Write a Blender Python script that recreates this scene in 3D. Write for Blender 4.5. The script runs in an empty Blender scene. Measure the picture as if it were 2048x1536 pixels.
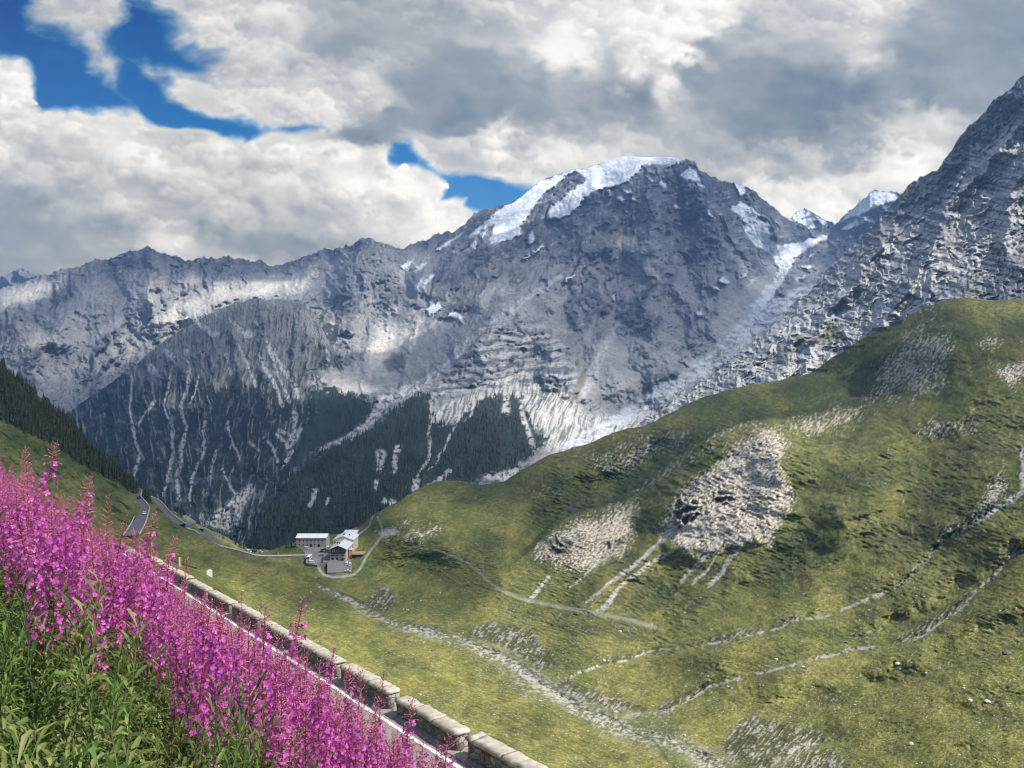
import bpy, bmesh, math, random
import numpy as np
from mathutils import Vector, Matrix

# ---------------------------------------------------------------- camera, light, exposure
DENOISE = True; HAZE_DENS = 8e-5; CLOUD_OPACITY = .66; HAZE_BOX = (-9800, 9800, -2500, 8600, -762, 1720); AIR_GLOW = (.097, .160, .308)
scene = bpy.context.scene
COL = scene.collection
F = 1547.0                       # focal length in pixels of the 2048 x 1536 photograph
cam_d = bpy.data.cameras.new('camera'); cam_d.sensor_width = 36; cam_d.lens = 36 * F / 2048
cam_d.clip_start = .1; cam_d.clip_end = 120000
cam = bpy.data.objects.new('camera', cam_d); COL.objects.link(cam)
cam.rotation_euler = (math.radians(90), 0, 0)
scene.camera = cam
SUN_AZ, SUN_EL = math.radians(112), math.radians(52)      # clockwise from the view direction
sun_dir = Vector((math.sin(SUN_AZ) * math.cos(SUN_EL), math.cos(SUN_AZ) * math.cos(SUN_EL), math.sin(SUN_EL)))
world = bpy.data.worlds.new('World'); scene.world = world; world.use_nodes = True
nt = world.node_tree
skyn = nt.nodes.new('ShaderNodeTexSky'); skyn.sky_type = 'NISHITA'; skyn.sun_disc = False
skyn.sun_elevation = SUN_EL; skyn.sun_rotation = SUN_AZ; skyn.altitude = 2300
bgn = nt.nodes.get('Background'); bgn.inputs['Strength'].default_value = .11
nt.links.new(skyn.outputs[0], bgn.inputs['Color'])
sun_l = bpy.data.lights.new('sun', 'SUN'); sun_l.energy = 4.8; sun_l.angle = math.radians(.5); sun_l.color = (1, .95, .87)
sun = bpy.data.objects.new('sun', sun_l); COL.objects.link(sun)
sun.rotation_euler = sun_dir.to_track_quat('Z', 'Y').to_euler()
scene.view_settings.view_transform = 'Standard'; scene.view_settings.look = 'None'
scene.view_settings.exposure = .68; scene.view_settings.gamma = 1
scene.render.engine = 'CYCLES'
scene.cycles.filter_width = 1.1; scene.cycles.max_bounces = 5; scene.cycles.diffuse_bounces = 2; scene.cycles.glossy_bounces = 2
scene.cycles.transmission_bounces = 3; scene.cycles.transparent_max_bounces = 12; scene.cycles.volume_bounces = 0
scene.cycles.use_denoising = DENOISE; scene.cycles.denoiser = 'OPENIMAGEDENOISE'; scene.cycles.denoising_input_passes = 'RGB_ALBEDO_NORMAL'
random.seed(4); R = np.random.RandomState(4)


# ---------------------------------------------------------------- noise
_rng = np.random.RandomState(7)
_perm = np.concatenate([_rng.permutation(512)] * 2).astype(np.int32)
_ga = _rng.rand(512) * 2 * math.pi
_gx, _gy = np.cos(_ga).astype(np.float32), np.sin(_ga).astype(np.float32)

def perlin(x, y, seed=0):
    x = np.asarray(x, np.float32) + np.float32(seed * 17.31 + 1000)
    y = np.asarray(y, np.float32) + np.float32(seed * 9.77 + 1000)
    xf, yf = np.floor(x), np.floor(y)
    xi, yi = xf.astype(np.int32) & 511, yf.astype(np.int32) & 511
    x, y = x - xf, y - yf
    xi1, yi1 = (xi + 1) & 511, (yi + 1) & 511
    u, v = x * x * x * (x * (x * 6 - 15) + 10), y * y * y * (y * (y * 6 - 15) + 10)
    pa, pb = _perm[xi], _perm[xi1]
    h00, h10, h01, h11 = _perm[pa + yi], _perm[pb + yi], _perm[pa + yi1], _perm[pb + yi1]
    n00 = _gx[h00] * x + _gy[h00] * y
    n10 = _gx[h10] * (x - 1) + _gy[h10] * y
    n01 = _gx[h01] * x + _gy[h01] * (y - 1)
    n11 = _gx[h11] * (x - 1) + _gy[h11] * (y - 1)
    a = n00 + u * (n10 - n00)
    b = n01 + u * (n11 - n01)
    return (a + v * (b - a)) * 1.5

def fbm(x, y, o=5, gain=.5, lac=2.03, seed=0):
    r, a, f = 0, 1, 1
    for k in range(o):
        r = r + a * perlin(x * f, y * f, seed + k * 3)
        a *= gain; f *= lac
    return r

def ridged(x, y, o=6, gain=.5, lac=2.07, seed=0):
    r, a, f, w = 0, 1, 1, 1
    for k in range(o):
        n = 1 - np.abs(perlin(x * f, y * f, seed + k * 5)) * 1.6
        n = n * n
        r = r + a * n * w
        w = np.clip(n * 1.4, 0, 1)
        a *= gain; f *= lac
    return r

def billow(x, y, o=5, gain=.5, lac=2.1, seed=0):
    r, a, f = 0, 1, 1
    for k in range(o):
        r = r + a * np.abs(perlin(x * f, y * f, seed + k * 5))
        a *= gain; f *= lac
    return r

def sstep(a, b, x):
    t = np.clip((x - a) / (b - a), 0, 1)
    return t * t * (3 - 2 * t)

def lerp(a, b, t):
    return a + (b - a) * t

def poly_sd(px, py, pts):
    """signed distance (positive inside) to a polygon; flat arrays"""
    pts = np.asarray(pts, np.float32)
    d = np.full(px.shape, 1e9, np.float32); ins = np.zeros(px.shape, bool)
    n = len(pts)
    for i in range(n):
        ax, ay = pts[i]; bx, by = pts[(i + 1) % n]
        ex, ey = bx - ax, by - ay
        wx, wy = px - ax, py - ay
        t = np.clip((wx * ex + wy * ey) / (ex * ex + ey * ey + 1e-9), 0, 1)
        dx, dy = wx - t * ex, wy - t * ey
        d = np.minimum(d, dx * dx + dy * dy)
        if ay != by:
            c = ((ay > py) != (by > py)) & (px < ex * (py - ay) / (by - ay) + ax)
            ins ^= c
    d = np.sqrt(d)
    return np.where(ins, d, -d)

def poly(px, py, pts, soft=4, pad=40):
    """0..1 mask of a polygon"""
    pts = np.asarray(pts, np.float32)
    x0, y0 = pts.min(0) - pad; x1, y1 = pts.max(0) + pad
    m = np.zeros(px.shape, np.float32)
    k = (px > x0) & (px < x1) & (py > y0) & (py < y1)
    if k.any():
        m[k] = sstep(-soft, soft, poly_sd(px[k], py[k], pts))
    return m

def line(px, py, pts, w0, w1=None, soft=.6):
    """0..1 mask of a polyline of half width w0 -> w1"""
    pts = np.asarray(pts, np.float32)
    if w1 is None: w1 = w0
    pad = max(w0, w1) * 2 + 6
    x0, y0 = pts.min(0) - pad; x1, y1 = pts.max(0) + pad
    m = np.zeros(px.shape, np.float32)
    k = (px > x0) & (px < x1) & (py > y0) & (py < y1)
    if not k.any(): return m
    qx, qy = px[k], py[k]
    best = np.zeros(qx.shape, np.float32)
    n = len(pts) - 1
    for i in range(n):
        ax, ay = pts[i]; bx, by = pts[i + 1]
        ex, ey = bx - ax, by - ay
        t = np.clip(((qx - ax) * ex + (qy - ay) * ey) / (ex * ex + ey * ey + 1e-9), 0, 1)
        d = np.hypot(qx - ax - t * ex, qy - ay - t * ey)
        w = w0 + (w1 - w0) * (i + t) / n
        best = np.maximum(best, sstep(1 + soft, 1 - soft, d / w))
    m[k] = best
    return m

def tps(pts, lam=0.0):
    """thin plate spline through (px,py,value)"""
    p = np.asarray(pts, np.float64)
    X = p[:, :2] / 500.0; v = p[:, 2]
    n = len(X)
    def U(r2): return np.where(r2 > 0, r2 * np.log(np.maximum(r2, 1e-12)), 0)
    d2 = ((X[:, None] - X[None]) ** 2).sum(-1)
    A = np.zeros((n + 3, n + 3))
    A[:n, :n] = U(d2) + lam * np.eye(n)
    A[:n, n] = 1; A[:n, n + 1:] = X
    A[n, :n] = 1; A[n + 1:, :n] = X.T
    c = np.linalg.solve(A, np.concatenate([v, [0, 0, 0]]))
    def ev(px, py):
        x, y = np.asarray(px, np.float64) / 500., np.asarray(py, np.float64) / 500.
        r = c[n] + c[n + 1] * x + c[n + 2] * y
        for i in range(n):
            r = r + c[i] * U((x - X[i, 0]) ** 2 + (y - X[i, 1]) ** 2)
        return r
    return ev

def s2l(c):
    c = np.asarray(c, np.float64)
    return np.where(c <= .04045, c / 12.92, ((c + .055) / 1.055) ** 2.4)

def bumps(x, y, seed=0):
    """round cells: 1 in a cell's middle, 0 at its rim"""
    x = np.asarray(x, np.float32) + np.float32(seed * 13.7 + 500)
    y = np.asarray(y, np.float32) + np.float32(seed * 7.9 + 500)
    xf, yf = np.floor(x), np.floor(y)
    xi, yi = xf.astype(np.int32), yf.astype(np.int32)
    fx, fy = x - xf, y - yf
    best = np.full(x.shape, 9., np.float32)
    for i in (-1, 0, 1):
        for j in (-1, 0, 1):
            h = _perm[_perm[(xi + i) & 511] + ((yi + j) & 511)]
            dx = i + .5 + .45 * _gx[h] - fx
            dy = j + .5 + .45 * _gy[(h * 7 + 3) & 511] - fy
            best = np.minimum(best, dx * dx + dy * dy)
    return np.clip(1 - best, 0, 1)

def bumpf(x, y, o=4, gain=.5, lac=2.1, seed=0):
    r, a, f = 0, 1, 1
    for k in range(o):
        r = r + a * bumps(x * f + 3.1 * k, y * f, seed + k)
        a *= gain; f *= lac
    return r

# ---------------------------------------------------------------- helpers
def ray(px, py, D):
    return Vector(((px - 1024) / F * D, D, (768 - py) / F * D))

def tag(o, label=None, cat=None, group=None, kind=None):
    if label: o['label'] = label
    if cat: o['category'] = cat
    if group: o['group'] = group
    if kind: o['kind'] = kind
    return o

def empty(name, loc=(0, 0, 0), rz=0, label=None, cat=None, group=None):
    o = bpy.data.objects.new(name, None); COL.objects.link(o)
    o.location = loc; o.rotation_euler = (0, 0, rz); o.empty_display_size = .2
    return tag(o, label, cat, group)

def mesh_np(name, V, faces, col=None, mat=None, smooth=True, uniform=None):
    """mesh from numpy arrays; faces an (n,3|4) int array or list of those"""
    me = bpy.data.meshes.new(name)
    V = np.asarray(V, np.float32).reshape(-1, 3)
    fs = faces if isinstance(faces, list) else [faces]
    fs = [np.asarray(f, np.int32) for f in fs if len(f)]
    me.vertices.add(len(V)); me.vertices.foreach_set('co', V.ravel())
    tot = np.concatenate([np.full(len(f), f.shape[1], np.int32) for f in fs])
    idx = np.concatenate([f.ravel() for f in fs])
    me.loops.add(len(idx)); me.loops.foreach_set('vertex_index', idx)
    me.polygons.add(len(tot))
    st = np.concatenate([[0], np.cumsum(tot)[:-1]]).astype(np.int32)
    me.polygons.foreach_set('loop_start', st); me.polygons.foreach_set('loop_total', tot)
    me.polygons.foreach_set('use_smooth', np.full(len(tot), smooth))
    me.update(calc_edges=True)
    if col is not None:
        a = me.color_attributes.new('col', 'FLOAT_COLOR', 'POINT')
        c = np.ones((len(V), 4), np.float32); c[:, :3] = np.asarray(col).reshape(-1, 3)
        a.data.foreach_set('color', c.ravel())
    if mat: me.materials.append(mat)
    return me

def link(name, me, parent=None, loc=None, rz=None):
    o = bpy.data.objects.new(name, me); COL.objects.link(o)
    if parent: o.parent = parent
    if loc is not None: o.location = loc
    if rz is not None: o.rotation_euler = (0, 0, rz)
    return o

def grid_faces(nr, nc):
    i = np.arange((nr - 1) * nc).reshape(nr - 1, nc)[:, :-1].ravel()
    return np.stack([i, i + 1, i + nc + 1, i + nc], 1)

class MB:
    """collects shapes into one mesh"""
    def __init__(s): s.v, s.f, s.m = [], [], []
    def add(s, vs, fs, mi=0):
        b = len(s.v); s.v += [tuple(v) for v in vs]
        s.f += [tuple(b + i for i in f) for f in fs]; s.m += [mi] * len(fs)
    def box(s, x0, x1, y0, y1, z0, z1, mi=0):
        s.add([(x0, y0, z0), (x1, y0, z0), (x1, y1, z0), (x0, y1, z0), (x0, y0, z1), (x1, y0, z1), (x1, y1, z1), (x0, y1, z1)],
              [(0, 3, 2, 1), (4, 5, 6, 7), (0, 1, 5, 4), (1, 2, 6, 5), (2, 3, 7, 6), (3, 0, 4, 7)], mi)
    def prism(s, prof, axis, a0, a1, mi=0):
        """prof: 2-D outline; axis 'x': outline is (y,z), 'y': outline is (x,z)"""
        n = len(prof)
        mk = (lambda p, a: (a, p[0], p[1])) if axis == 'x' else (lambda p, a: (p[0], a, p[1]))
        vs = [mk(p, a0) for p in prof] + [mk(p, a1) for p in prof]
        fs = [tuple(range(n)), tuple(range(2 * n - 1, n - 1, -1))] + [(i, i + n, (i + 1) % n + n, (i + 1) % n) for i in range(n)]
        s.add(vs, fs, mi)
    def tube(s, a, b, r0, r1=None, n=6, mi=0, cap=True):
        a, b = Vector(a), Vector(b); r1 = r0 if r1 is None else r1
        d = (b - a).normalized(); u = d.orthogonal().normalized(); w = d.cross(u)
        vs = []
        for c, r in ((a, r0), (b, r1)):
            for k in range(n):
                t = 2 * math.pi * k / n; vs.append(c + (u * math.cos(t) + w * math.sin(t)) * r)
        fs = [(k, (k + 1) % n, n + (k + 1) % n, n + k) for k in range(n)]
        if cap: fs += [tuple(range(n - 1, -1, -1)), tuple(range(n, 2 * n))]
        s.add(vs, fs, mi)
    def mesh(s, name, mats, smooth=False):
        me = bpy.data.meshes.new(name); me.from_pydata([tuple(v) for v in s.v], [], s.f)
        for m in (mats if isinstance(mats, (list, tuple)) else [mats]): me.materials.append(m)
        for p, mi in zip(me.polygons, s.m): p.material_index = mi; p.use_smooth = smooth
        bm = bmesh.new(); bm.from_mesh(me); bmesh.ops.recalc_face_normals(bm, faces=bm.faces); bm.to_mesh(me); bm.free()
        me.update(); return me
    def build(s, name, mats, parent=None, loc=None, rz=None, smooth=False):
        return link(name, s.mesh(name, mats, smooth), parent, loc, rz)

# ---------------------------------------------------------------- materials
def mat_plain(name, rgb, rough=.7, metal=0, var=.12, scale=6., bump=.0, spec=.3):
    m = bpy.data.materials.new(name); m.use_nodes = True; t = m.node_tree; N = t.nodes; L = t.links
    b = N['Principled BSDF']; b.inputs['Roughness'].default_value = rough; b.inputs['Metallic'].default_value = metal
    b.inputs['Specular IOR Level'].default_value = spec
    tc = N.new('ShaderNodeTexCoord'); no = N.new('ShaderNodeTexNoise'); no.inputs['Scale'].default_value = scale; no.inputs['Detail'].default_value = 4
    L.new(tc.outputs['Object'], no.inputs['Vector'])
    mr = N.new('ShaderNodeMapRange'); mr.inputs[1].default_value = .25; mr.inputs[2].default_value = .75
    mr.inputs[3].default_value = 1 - var; mr.inputs[4].default_value = 1 + var; L.new(no.outputs[0], mr.inputs[0])
    mx = N.new('ShaderNodeMix'); mx.data_type = 'RGBA'; mx.blend_type = 'MULTIPLY'; mx.inputs[0].default_value = 1
    mx.inputs[6].default_value = (*rgb, 1); L.new(mr.outputs[0], mx.inputs[7]); L.new(mx.outputs[2], b.inputs['Base Color'])
    if bump:
        bp = N.new('ShaderNodeBump'); bp.inputs['Strength'].default_value = bump; bp.inputs['Distance'].default_value = .02
        L.new(no.outputs[0], bp.inputs['Height']); L.new(bp.outputs[0], b.inputs['Normal'])
    return m

def mat_land(name, s1, s2, v1, v2, bump_d, bump_s=.6, stretch=(1, 1, 1)):
    """ground: the surveyed cover (attribute col) broken up by two scales of noise, with bump"""
    m = bpy.data.materials.new(name); m.use_nodes = True; t = m.node_tree; N = t.nodes; L = t.links
    b = N['Principled BSDF']; b.inputs['Roughness'].default_value = .95; b.inputs['Specular IOR Level'].default_value = .12
    at = N.new('ShaderNodeAttribute'); at.attribute_name = 'col'
    tc = N.new('ShaderNodeTexCoord'); mp = N.new('ShaderNodeMapping'); mp.inputs['Scale'].default_value = stretch
    L.new(tc.outputs['Object'], mp.inputs['Vector'])
    prev = at.outputs['Color']; outs = []
    for sc, va in ((s1, v1), (s2, v2)):
        no = N.new('ShaderNodeTexNoise'); no.inputs['Scale'].default_value = sc; no.inputs['Detail'].default_value = 6; no.inputs['Roughness'].default_value = .62
        L.new(mp.outputs[0], no.inputs['Vector']); outs.append(no)
        mr = N.new('ShaderNodeMapRange'); mr.inputs[1].default_value = .3; mr.inputs[2].default_value = .7
        mr.inputs[3].default_value = 1 - va; mr.inputs[4].default_value = 1 + va; L.new(no.outputs[0], mr.inputs[0])
        mx = N.new('ShaderNodeMix'); mx.data_type = 'RGBA'; mx.blend_type = 'MULTIPLY'; mx.inputs[0].default_value = 1
        L.new(prev, mx.inputs[6]); L.new(mr.outputs[0], mx.inputs[7]); prev = mx.outputs[2]
    L.new(prev, b.inputs['Base Color'])
    ad = N.new('ShaderNodeMath'); ad.operation = 'ADD'; L.new(outs[0].outputs[0], ad.inputs[0]); L.new(outs[1].outputs[0], ad.inputs[1])
    bp = N.new('ShaderNodeBump'); bp.inputs['Strength'].default_value = bump_s; bp.inputs['Distance'].default_value = bump_d
    L.new(ad.outputs[0], bp.inputs['Height']); L.new(bp.outputs[0], b.inputs['Normal'])
    return m

def mat_leaf(name, rgb, trans=.35, var=.3, scale=9., rough=.55, tint=None):
    m = bpy.data.materials.new(name); m.use_nodes = True; t = m.node_tree; N = t.nodes; L = t.links
    b = N['Principled BSDF']; b.inputs['Roughness'].default_value = rough; b.inputs['Specular IOR Level'].default_value = .3
    geo = N.new('ShaderNodeNewGeometry'); oi = N.new('ShaderNodeObjectInfo')
    ad = N.new('ShaderNodeMath'); ad.operation = 'ADD'; L.new(geo.outputs['Random Per Island'], ad.inputs[0]); L.new(oi.outputs['Random'], ad.inputs[1])
    fr = N.new('ShaderNodeMath'); fr.operation = 'FRACT'; L.new(ad.outputs[0], fr.inputs[0])
    mx = N.new('ShaderNodeMix'); mx.data_type = 'RGBA'
    c2 = tint or tuple(c * (1 + var) for c in rgb); c1 = tuple(c * (1 - var) for c in rgb)
    mx.inputs[6].default_value = (*c1, 1); mx.inputs[7].default_value = (*c2, 1); L.new(fr.outputs[0], mx.inputs[0])
    L.new(mx.outputs[2], b.inputs['Base Color'])
    tr = N.new('ShaderNodeBsdfTranslucent'); L.new(mx.outputs[2], tr.inputs['Color'])
    ms = N.new('ShaderNodeMixShader'); ms.inputs[0].default_value = trans
    L.new(b.outputs[0], ms.inputs[1]); L.new(tr.outputs[0], ms.inputs[2]); L.new(ms.outputs[0], N['Material Output'].inputs['Surface'])
    return m

M_MTN = mat_land('mountain_rock', .012, .05, .20, .20, 9.0, .7)
M_ROCK = mat_land('near_rock', .03, .13, .28, .25, 4.0, .8)
M_TURF = mat_land('alpine_turf', .16, 1.1, .24, .34, .6, .9)
M_BANK = mat_land('bank_soil', 1.2, 6., .3, .3, .05, .6)

# ---------------------------------------------------------------- land sheets
def jag(px, amp, scale, seed):
    px = np.asarray(px, np.float32)
    return amp * fbm(px / scale, px * 0 + seed, 5, .55, seed=seed)

def land(name, x0, x1, nx, ny, top, bottom, inv_fn, paint, mat, jagged=None, back=(1.04, 1.12, 1.3), front=None, label=None):
    """terrain seen from the road: columns are azimuths, rows climb from foot to crest; each vertex has its own distance"""
    cx = np.linspace(x0, x1, nx).astype(np.float32)
    tp = np.array(top, np.float32); bt = np.array(bottom, np.float32)
    ty = np.interp(cx, tp[:, 0], tp[:, 1]); by = np.interp(cx, bt[:, 0], bt[:, 1])
    if jagged is not None: ty = ty + jagged(cx)
    t = np.linspace(0, 1, ny).astype(np.float32)[:, None]
    PX = np.repeat(cx[None], ny, 0); PY = by[None] + (ty - by)[None] * t
    px, py = PX.ravel(), PY.ravel()
    inv = inv_fn(px, py)
    rel, col = paint(px, py, np.repeat(ty[None], ny, 0).ravel())
    D = (1 / (np.maximum(inv, 1e-5) * (1 + rel))).reshape(ny, nx)
    V = np.stack([(PX - 1024) / F * D, D, (768 - PY) / F * D], -1)
    C = col.reshape(ny, nx, 3)
    rowsV, rowsC = [V], [C]
    for k in back:
        Dk = D[-1] * k
        rowsV.append(np.stack([(cx - 1024) / F * Dk, Dk, V[-1, :, 2] - (Dk - D[-1]) * .75], -1)[None]); rowsC.append(C[-1:])
    if front is not None:
        rowsV.insert(0, front(cx, V[0])[None]); rowsC.insert(0, C[:1])
    VV = np.concatenate(rowsV); CC = np.concatenate(rowsC)
    me = mesh_np(name, VV, grid_faces(VV.shape[0], nx), CC, mat)
    o = link(name, me); tag(o, label, None, None, 'structure')
    def at(qx, qy):
        i = np.clip(int(round((qx - x0) / (x1 - x0) * (nx - 1))), 0, nx - 1)
        tt = (by[i] - qy) / max(by[i] - ty[i], 1e-3)
        j = min(max(tt, 0), 1) * (ny - 1); j0 = int(min(j, ny - 2)); fr = j - j0
        return Vector(V[j0, i] * (1 - fr) + V[j0 + 1, i] * fr)
    return o, at

def mixc(c, rgb, m):
    m = np.clip(m, 0, 1)[:, None]
    return c * (1 - m) + np.asarray(rgb, np.float32) * m

# ---------------------------------------------------------------- far mountains
SNOW = [
 [(1001,418),(1040,395),(1082,361),(1137,342),(1191,331),(1246,308),(1342,308),(1372,318),(1342,333),(1307,328),(1284,333),(1273,348),(1253,365),(1222,373),(1184,381),(1164,402),(1150,420),(1133,433),(1097,437),(1097,420),(1120,402),(1147,379),(1171,361),(1167,347),(1150,343),(1130,350),(1106,375),(1075,399),(1055,430),(1041,454),(1041,471),(1020,479),(977,491),(986,470),(987,453),(999,433),(985,430)],
 [(866,504),(890,485),(926,465),(905,482),(880,500)], [(936,495),(946,484),(955,477),(950,496)], [(959,469),(977,459),(966,476)],
 [(935,470),(960,455),(990,430),(1000,440),(965,462),(940,476)], [(800,533),(812,524),(828,518),(822,530),(812,541)], [(824,546),(836,534),(854,526),(840,541)],
 [(850,560),(866,548),(870,552),(846,572)],[(826,576),(842,556),(848,556),(832,580)],
 [(853,620),(861,603),(868,610),(877,602),(882,617),(870,628),(856,630)], [(893,637),(900,627),(912,625),(921,634),(926,650),(913,639),(902,636)],
 [(1458,418),(1482,407),(1506,416),(1520,430),(1513,437),(1537,447),(1544,467),(1537,479),(1564,491),(1602,485),(1632,473),(1657,470),(1649,480),(1608,500),(1590,519),(1576,546),(1562,567),(1549,590),(1523,614),(1490,614),(1524,596),(1521,586),(1545,560),(1558,536),(1546,514),(1532,504),(1512,492),(1489,461),(1492,450),(1478,430)],
 [(1359,351),(1376,338),(1393,346),(1399,361),(1369,359)],
 [(1236,400),(1240,392),(1248,396),(1246,404)], [(1318,364),(1324,360),(1333,370),(1328,374)], [(1216,380),(1221,378),(1222,392),(1218,393)], [(1246,380),(1262,380),(1265,386),(1252,386)], [(1263,400),(1265,392),(1270,398),(1268,403)],
 [(1290,350),(1300,356),(1310,362),(1302,362)], [(1347,407),(1360,415),(1358,419),(1346,411)], [(1392,365),(1408,370),(1408,374),(1394,370)], [(1057,470),(1064,464),(1068,478),(1060,492),(1054,486)], [(1062,506),(1084,490),(1088,492),(1068,510)], [(1044,520),(1056,508),(1058,512),(1048,522)],
 [(1416,420),(1420,418),(1425,434),(1420,434)], [(1390,624),(1402,622),(1404,632),(1394,632)], [(1436,565),(1446,552),(1462,566),(1452,570)], [(1424,576),(1434,574),(1438,582),(1430,582)], [(1480,556),(1492,546),(1494,552),(1484,558)], [(1494,574),(1506,556),(1510,558),(1500,576)], [(1354,585),(1358,584),(1360,588),(1356,589)],
 [(1674,446),(1710,410),(1741,384),(1767,384),(1786,386),(1799,397),(1782,404),(1754,414),(1719,430),(1701,434)], [(1685,462),(1688,451),(1712,440),(1741,433),(1720,448)], [(1712,479),(1722,470),(1748,461),(1730,478)],
 [(1612,518),(1622,508),(1638,502),(1624,513)], [(1604,535),(1622,529),(1626,533),(1608,538)],[(1588,560),(1610,548),(1612,553),(1592,566)],
 [(1470,368),(1484,366),(1490,380),(1480,396),(1474,384)], [(362,638),(374,632),(376,637),(364,641)], [(238,541),(246,536),(248,538),(240,544)], [(352,640),(362,635),(362,640)],
 [(1128,560),(1150,548),(1152,550),(1130,564)], [(1224,590),(1228,588),(1229,604),(1225,604)],[(905,718),(912,710),(916,712),(908,720)],
]
SCREE_SUNLIT = [  # pale scree, with the sunlight on it painted into a lighter, warmer colour
 [(300,648),(330,622),(390,590),(430,572),(505,578),(440,607),(380,634),(330,647)], [(735,690),(780,655),(832,640),(830,680),(790,722),(740,762),(728,735)],
 [(600,775),(640,742),(700,735),(735,768),(692,792),(640,785)], [(700,740),(712,718),(720,738),(735,768),(722,772)], [(0,582),(60,566),(105,560),(66,598),(0,622)], [(640,660),(665,630),(676,650),(664,678),(648,672)],
 [(750,750),(765,730),(800,720),(792,745),(762,762)], [(380,545),(400,560),(360,570)], [(270,590),(300,560),(310,600),(280,620)], [(1225,480),(1270,478),(1280,500),(1310,540),(1320,560),(1305,555),(1270,510),(1235,496)],
 [(40,695),(80,660),(110,680),(70,692)], [(520,545),(600,560),(690,500),(660,540),(590,575),(520,590),(430,600)],
]
SCREE_GREY = [
 [(790,600),(850,640),(900,650),(940,655),(900,692),(840,742),(780,782),(720,796),(690,780),(740,680),(770,640)], [(560,562),(690,505),(745,490),(720,545),(650,602),(560,604)], [(100,620),(180,560),(260,560),(330,560),(260,640),(170,690),(80,690)],
 [(780,545),(830,500),(870,505),(860,560),(830,600),(800,590)], [(1140,760),(1200,690),(1230,650),(1300,680),(1360,720),(1300,760),(1230,790),(1160,800)], [(940,600),(1010,560),(1060,600),(1000,630),(950,630)], [(1480,590),(1540,530),(1560,560),(1500,640),(1440,690),(1420,660)],
]
FAN = [(846,842),(880,815),(915,800),(950,775),(1000,752),(1060,742),(1130,780),(1180,830),(1240,830),(1330,790),(1420,720),(1500,650),(1500,680),(1400,770),(1280,860),(1140,915),(1090,900),(1062,850),(1040,800),(1000,792),(960,812),(930,842),(880,852)]
ICE = [(1600,578),(1645,566),(1590,612),(1520,672),(1450,732),(1380,772),(1300,822),(1220,872),(1150,912),(1110,905),(1200,842),(1290,792),(1350,757),(1420,702),(1470,652),(1500,618),(1550,597)]
FOREST = [(440,1130),(470,1070),(500,1010),(640,905),(745,848),(845,783),(868,800),(862,845),(905,850),(945,815),(985,792),(1045,790),(1062,850),(1098,880),(1070,905),(1030,935),(940,965),(880,965),(780,1040),(600,1130)]
KNOB = [(590,850),(610,790),(650,765),(690,790),(730,792),(752,820),(735,850),(640,905),(560,950)]
GULLY = [  # pale washes: points, half widths
 ([(866,796),(861,834),(858,893),(855,919),(837,949)], 3, 3.5), ([(919,834),(893,887),(858,940)], 3, 1.4), ([(952,802),(940,831)], 3.5, 3), ([(1007,782),(1013,823)], 5, 8), ([(1034,782),(1051,852),(1066,887)], 4, 6),
 ([(795,893),(790,946)], 5, 5), ([(632,985),(620,1012)], 6, 4), ([(834,962),(832,980)], 8, 9), ([(975,955),(1030,948)], 7, 9), ([(764,908),(760,940)], 9, 7), ([(752,962),(751,976)], 5, 5), ([(768,996),(788,1004)], 6, 5), ([(900,940),(880,965),(830,990)], 6, 4), ([(545,985),(538,1000)], 4, 3), ([(655,1000),(650,1012)], 4, 3),
 ([(505,968),(480,1020),(455,1062)], 6, 16), ([(470,990),(430,1030),(410,1050)], 7, 12), ([(1119,553),(1050,600),(972,652),(910,710),(855,761),(790,792),(767,805)], 5, 12), ([(767,805),(740,850),(690,875),(640,902)], 9, 4),
 ([(1060,590),(1000,650),(960,690)], 4, 7), ([(1190,745),(1165,790),(1140,830)], 7, 5), ([(1240,650),(1210,690),(1185,760)], 5, 9),
]
RIDGES = [  # buttresses running down from the crest: points, reach, height
 ([(1275,338),(1240,400),(1192,468),(1130,540),(1062,598),(1000,658),(955,705)], 70, .034), ([(1390,328),(1418,420),(1440,520),(1452,600),(1420,668)], 80, .042), ([(1184,382),(1160,440),(1128,505),(1085,560)], 45, .024), ([(1300,420),(1310,520),(1285,600),(1322,700),(1360,762)], 75, .036),
 ([(740,476),(735,540),(722,600),(702,650)], 75, .040), ([(300,496),(292,560),(305,620)], 55, .030), ([(150,538),(168,600),(118,655)], 55, .028), ([(500,520),(470,560)], 40, .018), ([(620,515),(560,562),(480,590),(400,632)], 45, .022), ([(900,462),(870,520),(842,560)], 40, .020),
 ([(1060,640),(1120,700),(1142,770)], 60, .026), ([(1500,376),(1530,450),(1560,480)], 40, .022), ([(960,440),(985,520),(960,600)], 45, .022), ([(1200,600),(1180,680),(1240,760)], 55, .022), ([(1740,386),(1690,470),(1600,560),(1530,640)], 55, .030), ([(1350,560),(1390,640),(1400,700)], 50, .024), ([(40,572),(20,640),(60,700)], 50, .022)]
def ridge_h(px, py, wv):
    r = np.zeros_like(px)
    for p, w, a in RIDGES:
        pts = np.asarray(p, np.float32); x0, y0 = pts.min(0) - w * 1.3; x1, y1 = pts.max(0) + w * 1.3
        k = (px > x0) & (px < x1) & (py > y0) & (py < y1)
        if not k.any(): continue
        qx, qy = px[k], py[k]; d = np.full(qx.shape, 1e9, np.float32)
        for (ax, ay), (bx, by) in zip(pts[:-1], pts[1:]):
            ex, ey = bx - ax, by - ay; t = np.clip(((qx - ax) * ex + (qy - ay) * ey) / (ex * ex + ey * ey), 0, 1)
            d = np.minimum(d, np.hypot(qx - ax - t * ex, qy - ay - t * ey))
        r[k] = np.maximum(r[k], 2.0 * a * np.clip(1 - d / w, 0, 1))
    return r
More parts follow.
